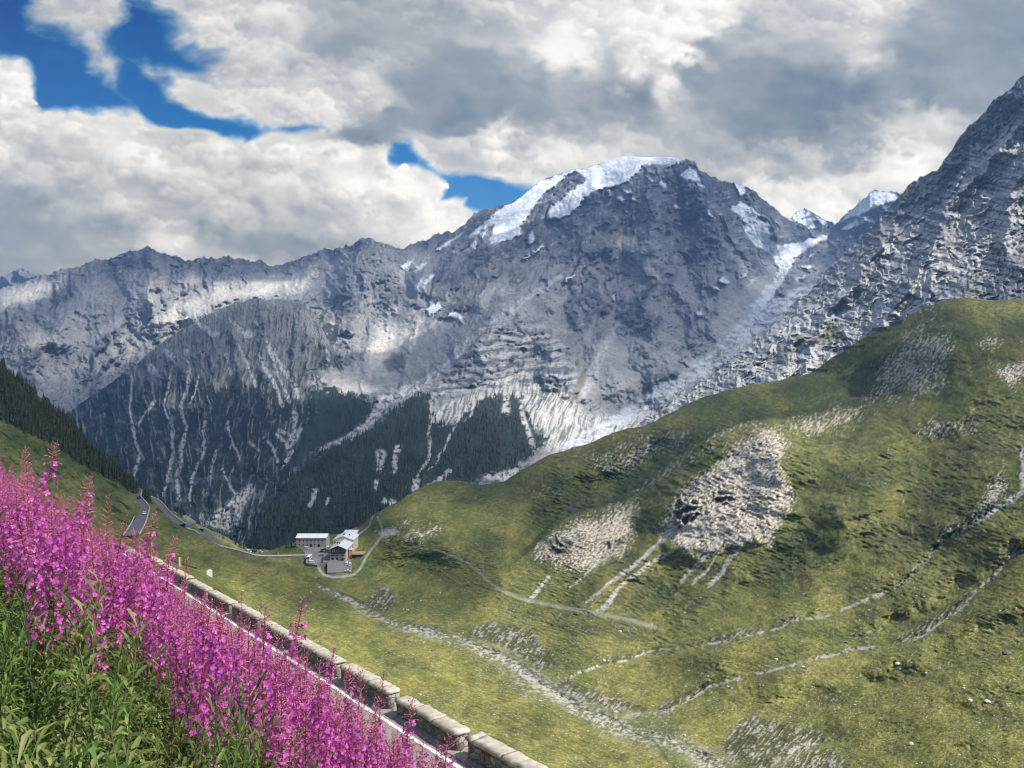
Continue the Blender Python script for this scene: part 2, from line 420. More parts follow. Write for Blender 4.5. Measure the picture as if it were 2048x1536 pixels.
def paint_mtn(px, py, ty):
    w1, w2 = fbm(px / 60, py / 60, 4, .55, seed=3), fbm(px / 60, py / 60, 4, .55, seed=9)
    qx, qy = px + 5 * w1, py + 5 * w2
    up = np.clip((py - ty) / 60, 0, 1)                                # fade relief at the crest line
    wx, wy = px + 24 * w1, py + 20 * w2
    kx = sstep(780, 980, px + 60 * w1); fa, fb = wx + .22 * py, (wx - 1290) / (py - 40) * 420      # fall lines spread from the summit
    big = lerp(ridged(fa / 150, wy / 420, 5, .45, seed=21), ridged(fb / 150, wy / 420, 5, .45, seed=22), kx)
    rdg = ridge_h(px + 13 * w1 + 3 * fbm(px / 9, py / 9, 3, .6, seed=14), py + 11 * w2, 0)
    small = lerp(ridged(fa / 40 + .25 * w2, wy / 130, 5, .55, seed=33), ridged(fb / 40 + .25 * w2, wy / 130, 5, .55, seed=34), kx)
    fine = fbm(px / 9, py / 8, 4, .6, seed=13)
    strata = fbm(qx / 70, (qy + .1 * qx) / 6, 4, .6, seed=51)
    fz = fbm(px / 16, py / 12, 4, .62, seed=15)
    forest = sstep(.25, .75, poly(qx + 3 * fine, qy + 3 * fine, FOREST, 17, 60) + .42 * fz); forest = np.maximum(forest, sstep(.25, .75, poly(qx + 3 * fine, qy, KNOB, 18, 60) + .42 * fz))
    fan = poly(qx, qy, FAN, 6); ice = poly(qx, qy, ICE, 7)
    snow = np.zeros_like(px)
    for q in SNOW: snow = np.maximum(snow, poly(px + 2.5 * w1 + 2.6 * fine, py + 2.5 * w2 + 2.2 * fine, q, 2.4, 20))
    sb = np.zeros_like(px)
    for q in SCREE_SUNLIT: sb = np.maximum(sb, poly(qx + 5 * w2, qy + 4 * w1, q, 12, 50))
    sg = np.zeros_like(px)
    for q in SCREE_GREY: sg = np.maximum(sg, poly(qx + 7 * w2, qy + 6 * w1, q, 12, 50))
    gul = np.zeros_like(px)
    for p, a, b in GULLY: gul = np.maximum(gul, line(qx + 2 * fine, qy, p, a, b, .5))
    smooth = np.clip(np.maximum.reduce([snow * .9, sb * .8, sg * .75, ice * .7, forest * .6, fan * .5]), 0, .95)
    band = poly(qx, qy, [(860,800),(900,735),(950,690),(1010,655),(1070,640),(1120,700),(1150,760),(1100,790),(1000,770),(920,795)], 14)
    rel = .028 * (big - 1.0) * (.25 + .75 * up) * (1 - .75 * snow) * (1 - .5 * smooth) + rdg * (.3 + .7 * up) + (1 - smooth) * (.011 * (small - .9) + .0012 * fine + .0009 * strata * (1 + 2.5 * band)) + .0006 * smooth * fine
    # cover
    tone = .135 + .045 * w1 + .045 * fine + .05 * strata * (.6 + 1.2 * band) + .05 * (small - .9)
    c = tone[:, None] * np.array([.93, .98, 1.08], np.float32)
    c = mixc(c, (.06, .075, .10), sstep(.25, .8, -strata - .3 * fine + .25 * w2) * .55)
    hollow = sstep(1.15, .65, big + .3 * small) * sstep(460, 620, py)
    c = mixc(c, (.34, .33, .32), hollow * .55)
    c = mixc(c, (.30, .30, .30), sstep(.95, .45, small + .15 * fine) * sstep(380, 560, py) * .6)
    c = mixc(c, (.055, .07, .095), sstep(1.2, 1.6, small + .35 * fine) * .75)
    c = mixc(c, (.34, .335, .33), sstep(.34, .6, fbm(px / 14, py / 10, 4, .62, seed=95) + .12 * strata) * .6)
    c = mixc(c, (.34, .335, .33), sg * .88); c = mixc(c, (.52, .49, .44), sb * .92)
    streak = fbm((qx + .35 * (py - 750)) / 5, py / 40, 4, .6, seed=71)
    c = mixc(c, (.47, .455, .43), fan * sstep(-.35, .25, streak)); c = mixc(c, (.10, .12, .08), fan * sstep(.1, -.5, streak) * .6)
    c = mixc(c, (.50, .53, .57), ice * sstep(-.6, .3, fbm(qx / 26, qy / 9, 4, .6, seed=81)) * .9)
    c = mixc(c, (.030, .045, .034), forest); c = mixc(c, (.15, .16, .09), poly(qx, qy, [(1140,795),(1165,740),(1180,725),(1172,760),(1150,805)], 5) * .8)
    c = mixc(c, (.05, .06, .04), poly(qx, qy, [(770,730),(785,708),(805,704),(815,715),(808,735),(780,745)], 5) * .7)
    bd = poly(qx, qy, [(860,800),(900,735),(950,690),(1010,655),(1070,640),(1130,700),(1160,770),(1100,795),(1000,775),(920,795)], 16)
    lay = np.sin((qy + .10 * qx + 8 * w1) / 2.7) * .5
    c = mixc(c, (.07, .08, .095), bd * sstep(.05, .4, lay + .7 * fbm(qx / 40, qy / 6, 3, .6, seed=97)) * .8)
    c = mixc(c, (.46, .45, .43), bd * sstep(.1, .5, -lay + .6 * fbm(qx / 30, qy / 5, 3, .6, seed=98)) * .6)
    wood = sstep(.0, .5, fbm(qx / 30, qy / 22, 4, .6, seed=91)) * sstep(840, 960, py) * sstep(1120, 1000, px)
    c = mixc(c, (.045, .058, .045), wood * .8 * (1 - fan))
    c = mixc(c, (.46, .45, .44), gul * sstep(-.6, .1, fine))
    ice_t = sstep(-.4, .5, fbm(px / 34, py / 12, 5, .6, seed=85) + .3 * fine)
    sc = np.array([.62, .67, .72], np.float32) * (1 - ice_t)[:, None] + np.array([.88, .89, .90], np.float32) * ice_t[:, None]
    low_ice = sstep(530, 580, py) * sstep(1440, 1470, px); sc = sc * (1 - low_ice[:, None]) + np.array([.50, .54, .59], np.float32) * low_ice[:, None]
    sc = sc * (1 - .16 * sstep(.3, .6, np.abs(fbm(px / 10, py / 4, 3, .6, seed=87))))[:, None]
    c = c * (1 - snow[:, None]) + sc * snow[:, None]
    return rel.astype(np.float32), np.clip(c, .012, .92)

MTN_D = tps([(x, y, 1 / d) for x, y, d in [
 (-250,560,5200),(0,575,5000),(300,495,5200),(560,550,5000),(740,475,4800),(900,460,5200),(1100,370,5400),(1300,315,5500),(1390,325,5200),(1580,440,5600),(1650,475,6500),(1740,385,6300),(1900,420,6000),
 (0,700,3800),(150,700,3800),(300,600,4300),(470,650,3900),(600,640,4000),(0,850,2800),(200,850,3000),(400,900,2600),(-250,850,2800),
 (740,600,4200),(760,700,3500),(800,800,2600),(700,850,2200),(640,950,1700),(700,1070,1250),(850,1000,1500),(900,900,1850),(950,800,2350),(950,700,2950),(1000,600,3500),(1100,500,4300),(1200,420,4850),(1200,600,3700),(1200,750,2850),
 (1000,950,1750),(1150,900,2150),(1300,800,2750),(1400,700,3300),(1450,600,4000),(1550,560,5000),(1600,540,5300),(1700,560,5200),(1600,650,4300),(1500,750,3300),(1900,700,4000),(450,1100,1500),(1300,1000,2000),(1700,1000,2500)]])
MTN_TOP = [(-260,575),(-150,560),(0,578),(40,570),(75,552),(110,545),(150,535),(200,520),(235,512),(262,502),(300,494),(335,508),(375,520),(410,518),(470,516),(510,524),(555,530),(600,518),(650,498),(690,496),(712,484),(738,473),(760,486),(778,494),(800,498),(820,488),(850,484),(864,470),(905,464),(925,452),(950,428),(975,418),(1000,414),(1040,395),(1082,361),(1137,342),(1191,331),(1246,313),(1342,315),(1369,320),(1378,320),(1390,324),(1398,345),(1432,358),(1450,366),(1486,368),(1510,382),(1540,412),(1580,441),(1600,446),(1640,466),(1670,448),(1700,420),(1741,383),(1786,384),(1810,394),(1850,420),(2000,520)]
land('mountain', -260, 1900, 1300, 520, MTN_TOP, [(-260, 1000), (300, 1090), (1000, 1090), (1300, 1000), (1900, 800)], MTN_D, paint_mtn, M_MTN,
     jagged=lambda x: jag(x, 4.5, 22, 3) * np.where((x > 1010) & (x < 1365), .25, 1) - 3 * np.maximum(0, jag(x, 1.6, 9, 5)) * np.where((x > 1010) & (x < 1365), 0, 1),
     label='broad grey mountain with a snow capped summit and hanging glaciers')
MTN_AT = None

def paint_peak(snowy):
    def f(px, py, ty):
        r = ridged(px / 40, py / 50, 5, .5, seed=61); fi = fbm(px / 8, py / 8, 3, .6, seed=62)
        c = (.20 + .05 * fi)[:, None] * np.array([.95, 1, 1.05], np.float32)
        if snowy:
            c = mixc(c, (.86, .88, .9), np.maximum(poly(px + 2 * fi, py + 2 * fi, [(1570,450),(1596,420),(1612,417),(1622,428),(1600,440),(1628,436),(1640,452),(1600,462),(1575,460)], 1.5), poly(px + 2 * fi, py, [(1632,432),(1652,442),(1656,452),(1640,446)], 1.5)))
        return .03 * (r - 1), np.clip(c, .02, .9)
    return f
land('far_peak', 1560, 1680, 130, 60, [(1560,452),(1580,438),(1596,421),(1610,416),(1624,424),(1640,434),(1652,440),(1668,446),(1680,452)], [(1560, 520), (1680, 520)],
     lambda x, y: 1 / (7150 + (460 - y) * 10.), paint_peak(True), M_MTN, back=(1.01, 1.02, 1.03), jagged=lambda x: jag(x, 2.5, 10, 8), label='small snowy cone beyond the saddle')
land('far_peak', -200, 110, 160, 60, [(-200,520),(-100,545),(-40,556),(0,554),(20,546),(37,536),(55,543),(76,548),(110,575)], [(-200, 640), (110, 640)],
     lambda x, y: 1 / (7700 + (600 - y) * 8.), paint_peak(False), M_MTN, back=(1.01, 1.02, 1.03), jagged=lambda x: jag(x, 3, 12, 9), label='dark distant peak behind the left range')

# wooded spur in front of the left range
SPUR_WASH = [([(263,754),(263,808),(265,862),(279,901)], 2.2, 3.5), ([(308,804),(276,847)], 3, 2), ([(279,905),(270,950)], 4, 3), ([(344,736),(329,808),(344,851),(347,897),(337,962),(324,990)], 2.2, 3.2), ([(376,701),(376,754),(362,819),(371,855),(362,908),(354,965),(358,1000)], 3.4, 3.6), ([(397,747),(383,808)], 2.2, 1.5),
 ([(412,844),(405,908),(383,958),(380,1000)], 2.6, 3), ([(458,844),(462,872),(480,919)], 2.2, 2.2), ([(530,872),(546,898),(557,923)], 2.4, 3), ([(591,826),(592,860),(576,892)], 4, 5), ([(555,869),(576,890)], 3, 5), ([(603,860),(580,890)], 5, 5), ([(587,901),(562,940)], 4, 2), ([(512,643),(537,693),(573,747),(591,779),(594,795)], 2, 7), ([(451,701),(462,747)], 3, 4),
 ([(519,708),(545,760),(566,810)], 2.6, 4), ([(540,700),(560,760),(580,806)], 2, 3), ([(480,690),(500,740),(516,780)], 2, 3.2), ([(430,900),(424,940),(416,990)], 2.5, 3), ([(440,930),(458,960),(470,995)], 2, 2.5), ([(500,880),(520,905)], 2, 2), ([(625,845),(640,860)], 4, 5), ([(560,860),(590,870)], 4, 3), ([(632,850),(612,872)], 5, 3), ([(650,700),(658,740)], 3, 4),
 ([(300,735),(318,748)], 6, 8), ([(330,700),(350,715)], 5, 5), ([(395,645),(430,670)], 4, 7), ([(460,640),(500,670)], 3, 6)]
def paint_spur(px, py, ty):
    w1, w2 = fbm(px / 50, py / 50, 4, .55, seed=103), fbm(px / 50, py / 50, 4, .55, seed=109)
    qx, qy = px + 4 * w1, py + 4 * w2
    fine = fbm(px / 6, py / 7, 4, .62, seed=113)
    rib = ridged((px + 10 * w1 + .12 * (py - 800) * np.sign(px - 420)) / 55, (py + 12 * w2) / 190, 5, .52, seed=121)
    tree_line = np.interp(px, [100, 250, 330, 420, 520, 600, 660, 800], [700, 745, 770, 742, 735, 770, 735, 700]) + 26 * w1
    wood = sstep(-14, 18, py - tree_line + 9 * fine + 26 * (rib - 1))
    wash = np.zeros_like(px)
    for p, a, b in SPUR_WASH: wash = np.maximum(wash, line(qx + 1.6 * fine, qy, p, a, b, .55))
    streak = fbm((qx + .15 * (qy - 700) * np.sign(qx - 430)) / 6, qy / 46, 4, .58, seed=131)
    c = (.19 + .05 * w1 + .03 * fine)[:, None] * np.array([.98, 1.0, .96], np.float32)
    c = mixc(c, (.27, .275, .26), sstep(.2, .65, streak) * .65)
    c = mixc(c, (.05, .065, .05), sstep(.05, .5, -streak + .5 * w2) * .75 * sstep(640, 720, py))
    c = mixc(c, (.020, .030, .030), wood * (1 - .8 * sstep(.35, .7, streak + .3 * fine)) * .97)
    c = mixc(c, (.17, .175, .165), wood * sstep(.25, .7, fbm(qx / 22, qy / 16, 4, .6, seed=141)) * .45)
    c = mixc(c, (.44, .43, .42), wash * sstep(-.7, .1, fine))
    c = mixc(c, (.40, .39, .37), np.maximum(poly(qx, qy, [(500,965),(510,980),(482,1030),(468,1068),(440,1062),(402,1047),(440,1015),(472,988)], 6), poly(qx,qy,[(610,770),(650,742),(690,735),(720,760),(690,785),(650,783)],10)) * sstep(-.6, .2, fine))
    rel = .022 * (rib - 1) * np.clip((py - ty) / 50, .15, 1) + .0025 * fine + .003 * streak
    return rel, np.clip(c, .012, .9)
SPUR_D = tps([(x, y, 1 / d) for x, y, d in [(90,850,3000),(230,762,3400),(330,680,3700),(470,607,3900),(620,618,3800),(700,735,3200),(760,800,2700),(850,800,2450),(640,900,2000),(500,1010,1600),(470,1090,1450),(300,1000,1750),(400,900,2200),(450,750,3000),(560,800,2600),(150,1000,2100),(250,860,2650),(330,1100,1450)]])
land('wooded_spur', 90, 800, 560, 360, [(90,862),(130,828),(180,795),(230,760),(280,722),(330,680),(370,655),(400,638),(436,618),(470,606),(520,598),(560,598),(600,606),(625,622),(645,660),(668,700),(690,745),(720,772),(760,800),(800,812)], [(90, 1110), (480, 1110), (560, 975), (640, 915), (740, 862), (800, 830)],
     SPUR_D, paint_spur, M_MTN, jagged=lambda x: jag(x, 3, 26, 13), label='dark wooded mountain spur scored by pale gullies')

# bare rock shoulder on the right
def paint_shoulder(px, py, ty):
    w1, w2 = fbm(px / 70, py / 70, 4, .55, seed=203), fbm(px / 70, py / 70, 4, .55, seed=209)
    fine = fbm(px / 7, py / 6, 5, .62, seed=213)
    strata = fbm((px + .5 * py) / 60 + .5 * w1, (py - .22 * px) / 9, 5, .62, seed=221)
    rib = ridged((px + .55 * py + 16 * w1) / 110, (py - .3 * px + 14 * w2) / 230, 5, .5, seed=231)
    blocks = ridged((px + .4 * py) / 30 + w1, py / 60 + w2, 4, .6, seed=241)
    high = sstep(640, 330, py + .0 * px)
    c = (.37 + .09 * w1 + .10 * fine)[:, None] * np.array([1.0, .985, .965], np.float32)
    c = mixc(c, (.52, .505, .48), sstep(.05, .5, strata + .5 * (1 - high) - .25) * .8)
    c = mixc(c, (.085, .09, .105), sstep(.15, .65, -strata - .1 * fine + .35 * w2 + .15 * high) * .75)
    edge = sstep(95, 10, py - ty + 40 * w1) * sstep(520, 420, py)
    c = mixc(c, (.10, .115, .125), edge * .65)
    low = sstep(640, 720, py + .35 * (px - 1700))
    c = mixc(c, (.42, .41, .39), sstep(.0, .5, fbm((px + .3 * py) / 10, py / 34, 4, .6, seed=251)) * .7 * sstep(690, 760, py + .1 * (1600 - px)))
    g = poly(px + 6 * w1 + 3 * fine, py + 6 * w2, [(1632,682),(1650,655),(1665,630),(1680,655),(1694,678),(1670,684)], 7)
    g = np.maximum(g, .5 * poly(px + 8 * w1, py + 8 * w2, [(1540,700),(1600,665),(1640,672),(1620,700),(1560,722)], 9))
    c = mixc(c, (.15, .15, .075), g * .85)
    c = mixc(c, (.5, .48, .45), poly(px + 8 * w1, py + 8 * w2, [(1560,650),(1600,625),(1700,610),(1720,650),(1690,640),(1640,625),(1600,660),(1560,680)], 10) * .45)
    rel = .050 * (rib - 1) * np.clip((py - ty) / 70, .1, 1) + .010 * (blocks - .9) + .0025 * strata + .0018 * fine
    return rel, np.clip(c, .02, .9)
SH_D = tps([(x, y, 1 / d) for x, y, d in [(1240,870,1900),(1280,850,1900),(1400,770,2000),(1560,640,2150),(1700,495,2250),(1840,350,2200),(2048,150,2000),(2350,-140,1900),(1300,900,1500),(1500,790,1450),(1700,720,1300),(1900,620,1150),(2048,610,1050),(2350,600,1000),(1700,620,1650),(1900,450,1700),(2048,400,1500),(2350,300,1450)]])
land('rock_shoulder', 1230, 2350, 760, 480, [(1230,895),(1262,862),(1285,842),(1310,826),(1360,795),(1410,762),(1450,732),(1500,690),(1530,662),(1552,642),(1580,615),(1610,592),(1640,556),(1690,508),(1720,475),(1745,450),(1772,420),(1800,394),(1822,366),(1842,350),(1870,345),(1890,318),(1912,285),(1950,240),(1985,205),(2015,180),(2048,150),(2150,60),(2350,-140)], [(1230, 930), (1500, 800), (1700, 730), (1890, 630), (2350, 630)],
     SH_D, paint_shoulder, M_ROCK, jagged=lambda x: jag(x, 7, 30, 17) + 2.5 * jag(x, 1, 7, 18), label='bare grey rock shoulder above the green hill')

# ---------------------------------------------------------------- the green valley
# road frame: s runs down the road, p across it towards the valley
DS, DP = Vector((-.568, .823, 0)), Vector((.823, .568, 0))
WALL_P = 13.3
def road_pt(s, p, z=None, dz=0.):
    v = DS * s + DP * p; v.z = (-10.4 - .082 * s if z is None else z) + dz
    return v
WALL_TOP_PX = [(-300,1090),(270,1096),(430,1180),(525,1237),(590,1275),(672,1325),(775,1385),(905,1460),(1065,1536),(1200,1610)]
TER_TOP = [(-320,520),(-150,625),(0,726),(60,778),(130,836),(200,908),(270,977),(300,994),(330,1014),(370,1037),(400,1052),(440,1067),(470,1087),(500,1099),(540,1101),(570,1090),(600,1080),(680,1066),(720,1052),(750,1027),(790,1006),(830,981),(870,963),(910,961),(960,969),(1010,963),(1040,941),(1080,919),(1130,901),(1180,886),(1230,863),(1290,851),(1330,831),(1400,796),(1480,773),(1560,761),(1620,746),(1680,706),(1740,669),(1800,641),(1850,613),(1885,599),(1940,596),(1990,601),(2048,597),(2350,560)]
TER_BOT = [(-320,1112),(270,1114),(430,1204),(525,1262),(590,1301),(672,1352),(775,1414),(905,1492),(1065,1574),(1180,1720),(2350,1720)]
TER_D = tps([(x, y, 1 / d) for x, y, d in [
 (1065,1560,75),(1300,1560,100),(1650,1560,130),(2048,1560,110),(2350,1560,100),(1500,1720,85),(2048,1720,85),
 (900,1400,140),(1000,1400,165),(800,1320,190),(700,1260,200),(600,1225,215),(850,1300,230),(500,1160,255),(430,1125,290),
 (1650,1500,155),(1250,1430,205),(1050,1350,255),(950,1280,315),(850,1235,375),(750,1190,465),(690,1165,525),
 (650,1105,640),(620,1125,607),(590,1094,665),(700,1094,660),(680,1152,555),(610,1130,602),(640,1141,578),(655,1149,566),(706,1149,566),(722,1120,604),(600,1152,480),(760,1100,625),(800,1100,605),(500,1108,640),(560,1104,650),(720,1062,740),
 (450,1085,610),(400,1060,570),(350,1040,530),(285,1030,430),(270,977,540),(200,1000,405),(130,900,460),(0,850,410),(0,780,600),(0,726,720),(130,836,660),(0,950,285),(150,1050,305),(250,1080,330),(-300,700,520),(-300,1000,210),(-300,530,800),
 (1145,1050,580),(1258,1010,610),(1000,1160,450),(1200,1220,400),(1300,1250,370),(850,1100,585),(900,1100,560),(950,1130,510),(760,1040,700),(850,968,850),(1000,1010,740),(1010,964,930),(1100,912,980),(1240,862,1040),(1100,985,720),(1300,1005,560),(1290,905,820),(1400,882,610),(1530,842,575),(1490,960,480),(1500,1100,405),(1400,800,1080),
 (1720,812,640),(1560,764,1050),(1690,702,1000),(1885,600,900),(2048,598,800),(2350,562,750),(1900,700,640),(2048,700,540),(1800,770,690),(1700,900,480),(1900,850,465),(2048,850,400),(1700,1100,345),(1900,1000,345),(2048,950,320),(1500,1200,345),(1700,1250,265),(1900,1200,245),(2048,1100,245),(1600,1350,212),(1800,1350,192),(2048,1300,172),(1400,1300,285),(1200,1320,290),(1400,1400,225),(1800,1480,147),(2350,900,330),(2350,1200,185)]], lam=1e-6)
PALE = [  # bare gravelly slopes: outline, edge softness, cover
 ([(1530,862),(1562,861),(1577,893),(1558,929),(1582,1001),(1560,1047),(1537,1085),(1501,1074),(1447,1092),(1387,1110),(1322,1068),(1344,1022),(1376,976),(1447,911),(1501,879)], 8, 1.0),
 ([(1279,1000),(1258,1047),(1258,1090),(1229,1122),(1179,1138),(1100,1130),(1064,1108),(1107,1062),(1161,1036),(1233,1016)], 9, .75),
 ([(1576,848),(1640,826),(1725,809),(1732,825),(1690,850),(1650,862),(1590,872)], 9, .6), ([(1960,1010),(1975,965),(2000,950),(2012,975),(1995,1015),(1975,1022)], 6, .9),
 ([(1720,795),(1760,720),(1820,675),(1900,662),(1908,700),(1884,770),(1850,788),(1790,797)], 14, .56), ([(1830,862),(1868,836),(1920,836),(1962,852),(1910,868),(1870,872)], 10, .62), ([(1950,688),(1965,670),(1992,668),(2002,690),(1975,702)], 8, .55),
 ([(1990,742),(2020,730),(2060,728),(2060,760),(2020,772),(2005,760)], 8, .75), ([(1165,915),(1200,900),(1240,880),(1260,900),(1200,930)], 9, .5), ([(1180,930),(1250,905),(1290,880),(1385,868),(1378,882),(1320,905),(1260,940),(1200,945)], 10, .6),
 ([(1420,882),(1450,862),(1520,842),(1530,850),(1460,872),(1400,900),(1360,925),(1280,985),(1270,975),(1340,925)], 5, .6), ([(800,1075),(850,1062),(872,1048),(880,1056),(850,1080),(830,1085)], 5, .8), ([(755,1065),(775,1058),(790,1065),(770,1074)], 4, .9), ([(785,1050),(830,1030),(838,1040),(800,1060)], 8, .5), ([(1055,990),(1095,980),(1110,985),(1080,995)], 4, .5),
 ([(1890,600),(1840,622),(1800,645),(1795,640),(1845,612),(1880,600)], 6, .55), ([(1820,655),(1870,628),(1875,636),(1850,655)], 6, .5),
]
STREAKS = [([(1358,1047),(1310,1095),(1258,1140),(1215,1172),(1172,1204)], 5, 2.5), ([(1344,1101),(1300,1128),(1258,1162),(1222,1200),(1200,1222)], 3.2, 5), ([(1455,1054),(1425,1095),(1397,1126),(1362,1170)], 3, 3.6), ([(1462,1076),(1420,1130),(1388,1172)], 2, 2.6), ([(1501,1065),(1475,1100),(1451,1133),(1420,1172)], 3.4, 4.5),
 ([(1200,1122),(1136,1178)], 3, 1.2), ([(1100,1155),(1075,1180),(1057,1199)], 3, 4), ([(1530,1080),(1560,1050)], 4, 3), ([(2040,985),(1996,1019),(1954,1044)], 5, 3.5), ([(2048,900),(2040,985)], 5, 5)]
GUL1 = [(2100,950),(2048,990),(1996,1020),(1954,1043),(1901,1081),(1855,1115),(1836,1146),(1786,1180),(1729,1203),(1672,1224),(1595,1241),(1520,1268),(1431,1285),(1343,1298),(1305,1303),(1228,1324),(1178,1339),(1127,1354)]
GUL2 = [(2100,1085),(2048,1103),(2023,1115),(1958,1176),(1912,1226),(1862,1264),(1805,1287),(1714,1300),(1645,1313),(1569,1333),(1520,1349),(1470,1358),(1419,1372),(1401,1387),(1355,1414),(1330,1428),(1254,1434)]
GUL3 = [(1640,1480),(1590,1500),(1540,1530),(1500,1560)]
BANKS = [  # cut banks above the gullies: dark earth with pale ribs
 [(1310,1420),(1360,1388),(1405,1366),(1430,1364),(1400,1386),(1355,1412),(1330,1426)], [(1178,1337),(1228,1312),(1290,1298),(1300,1303),(1228,1323)], [(1345,1294),(1431,1272),(1520,1254),(1520,1266),(1431,1284)], [(1535,1250),(1595,1228),(1602,1238),(1560,1252)],
 [(1786,1178),(1810,1155),(1832,1130),(1852,1120),(1836,1145),(1800,1174)], [(1850,1112),(1880,1065),(1950,1022),(1990,1002),(1996,1018),(1954,1042),(1901,1080)], [(1780,1284),(1830,1256),(1870,1236),(1905,1208),(1930,1185),(1936,1196),(1912,1225),(1862,1263),(1805,1286)], [(1940,1190),(2000,1120),(2048,1090),(2048,1102),(2023,1114),(1958,1175)],
 [(1440,1485),(1480,1440),(1505,1428),(1588,1456),(1645,1464),(1655,1480),(1595,1512),(1538,1540),(1470,1540)], [(1505,1560),(1580,1525),(1620,1500),(1660,1495),(1700,1530),(1680,1570)], [(923,1270),(964,1245),(1015,1248),(1070,1262),(1086,1290),(1112,1312),(1100,1335),(1075,1340),(1049,1320),(998,1288)], [(718,1208),(745,1185),(772,1177),(785,1180),(795,1212),(760,1222)],
 [(1100,1370),(1130,1352),(1180,1380),(1240,1400),(1300,1422),(1200,1424),(1150,1400)], [(1570,1336),(1640,1308),(1714,1292),(1714,1299),(1645,1312)]]
STREAM = [(639,1168),(690,1199),(742,1227),(786,1245),(827,1258),(913,1279),(981,1308),(1030,1336),(1080,1370),(1130,1402),(1200,1440),(1290,1470),(1380,1500),(1450,1545)]
FOLDS = [  # ribs (+) and hollows (-) of the far bank: points, reach, relief
 ([(1530,852),(1447,905),(1376,970),(1344,1025),(1300,1090),(1240,1150),(1180,1200)], 62, .020), ([(1290,985),(1270,1060),(1200,1140),(1140,1190)], 42, -.013), ([(1640,860),(1640,960),(1600,1080),(1500,1180),(1400,1240)], 95, -.030), ([(1810,800),(1765,900),(1720,1000),(1600,1120),(1450,1210)], 80, .022), ([(1905,860),(1850,960),(1790,1060),(1700,1150)], 62, -.017),
 ([(2080,1050),(1900,1160),(1750,1230),(1600,1275),(1450,1310)], 38, .013), ([(2080,1170),(1900,1280),(1750,1320),(1550,1370)], 44, .014), ([(2080,1235),(1850,1335),(1650,1400),(1500,1440)], 44, -.013), ([(2080,1300),(1850,1400),(1680,1440)], 44, .013), ([(2080,1390),(1850,1470),(1700,1510)], 44, -.011), ([(1120,1060),(1080,1110),(1010,1160),(960,1200)], 50, .012), ([(1000,1010),(940,1080),(870,1150)], 60, -.014), ([(900,975),(830,1040),(780,1100)], 55, .012), ([(2000,760),(1900,830),(1800,860)], 45, .012)]
def folds(px, py):
    r = np.zeros_like(px)
    for p, w, a in FOLDS:
        pts = np.asarray(p, np.float32); x0, y0 = pts.min(0) - w; x1, y1 = pts.max(0) + w
        k = (px > x0) & (px < x1) & (py > y0) & (py < y1); qx, qy = px[k], py[k]; d = np.full(qx.shape, 1e9, np.float32)
        for (ax, ay), (bx, by) in zip(pts[:-1], pts[1:]):
            ex, ey = bx - ax, by - ay; t = np.clip(((qx - ax) * ex + (qy - ay) * ey) / (ex * ex + ey * ey), 0, 1)
            d = np.minimum(d, np.hypot(qx - ax - t * ex, qy - ay - t * ey))
        r[k] += a * sstep(0, 1, 1 - d / w)
    return r
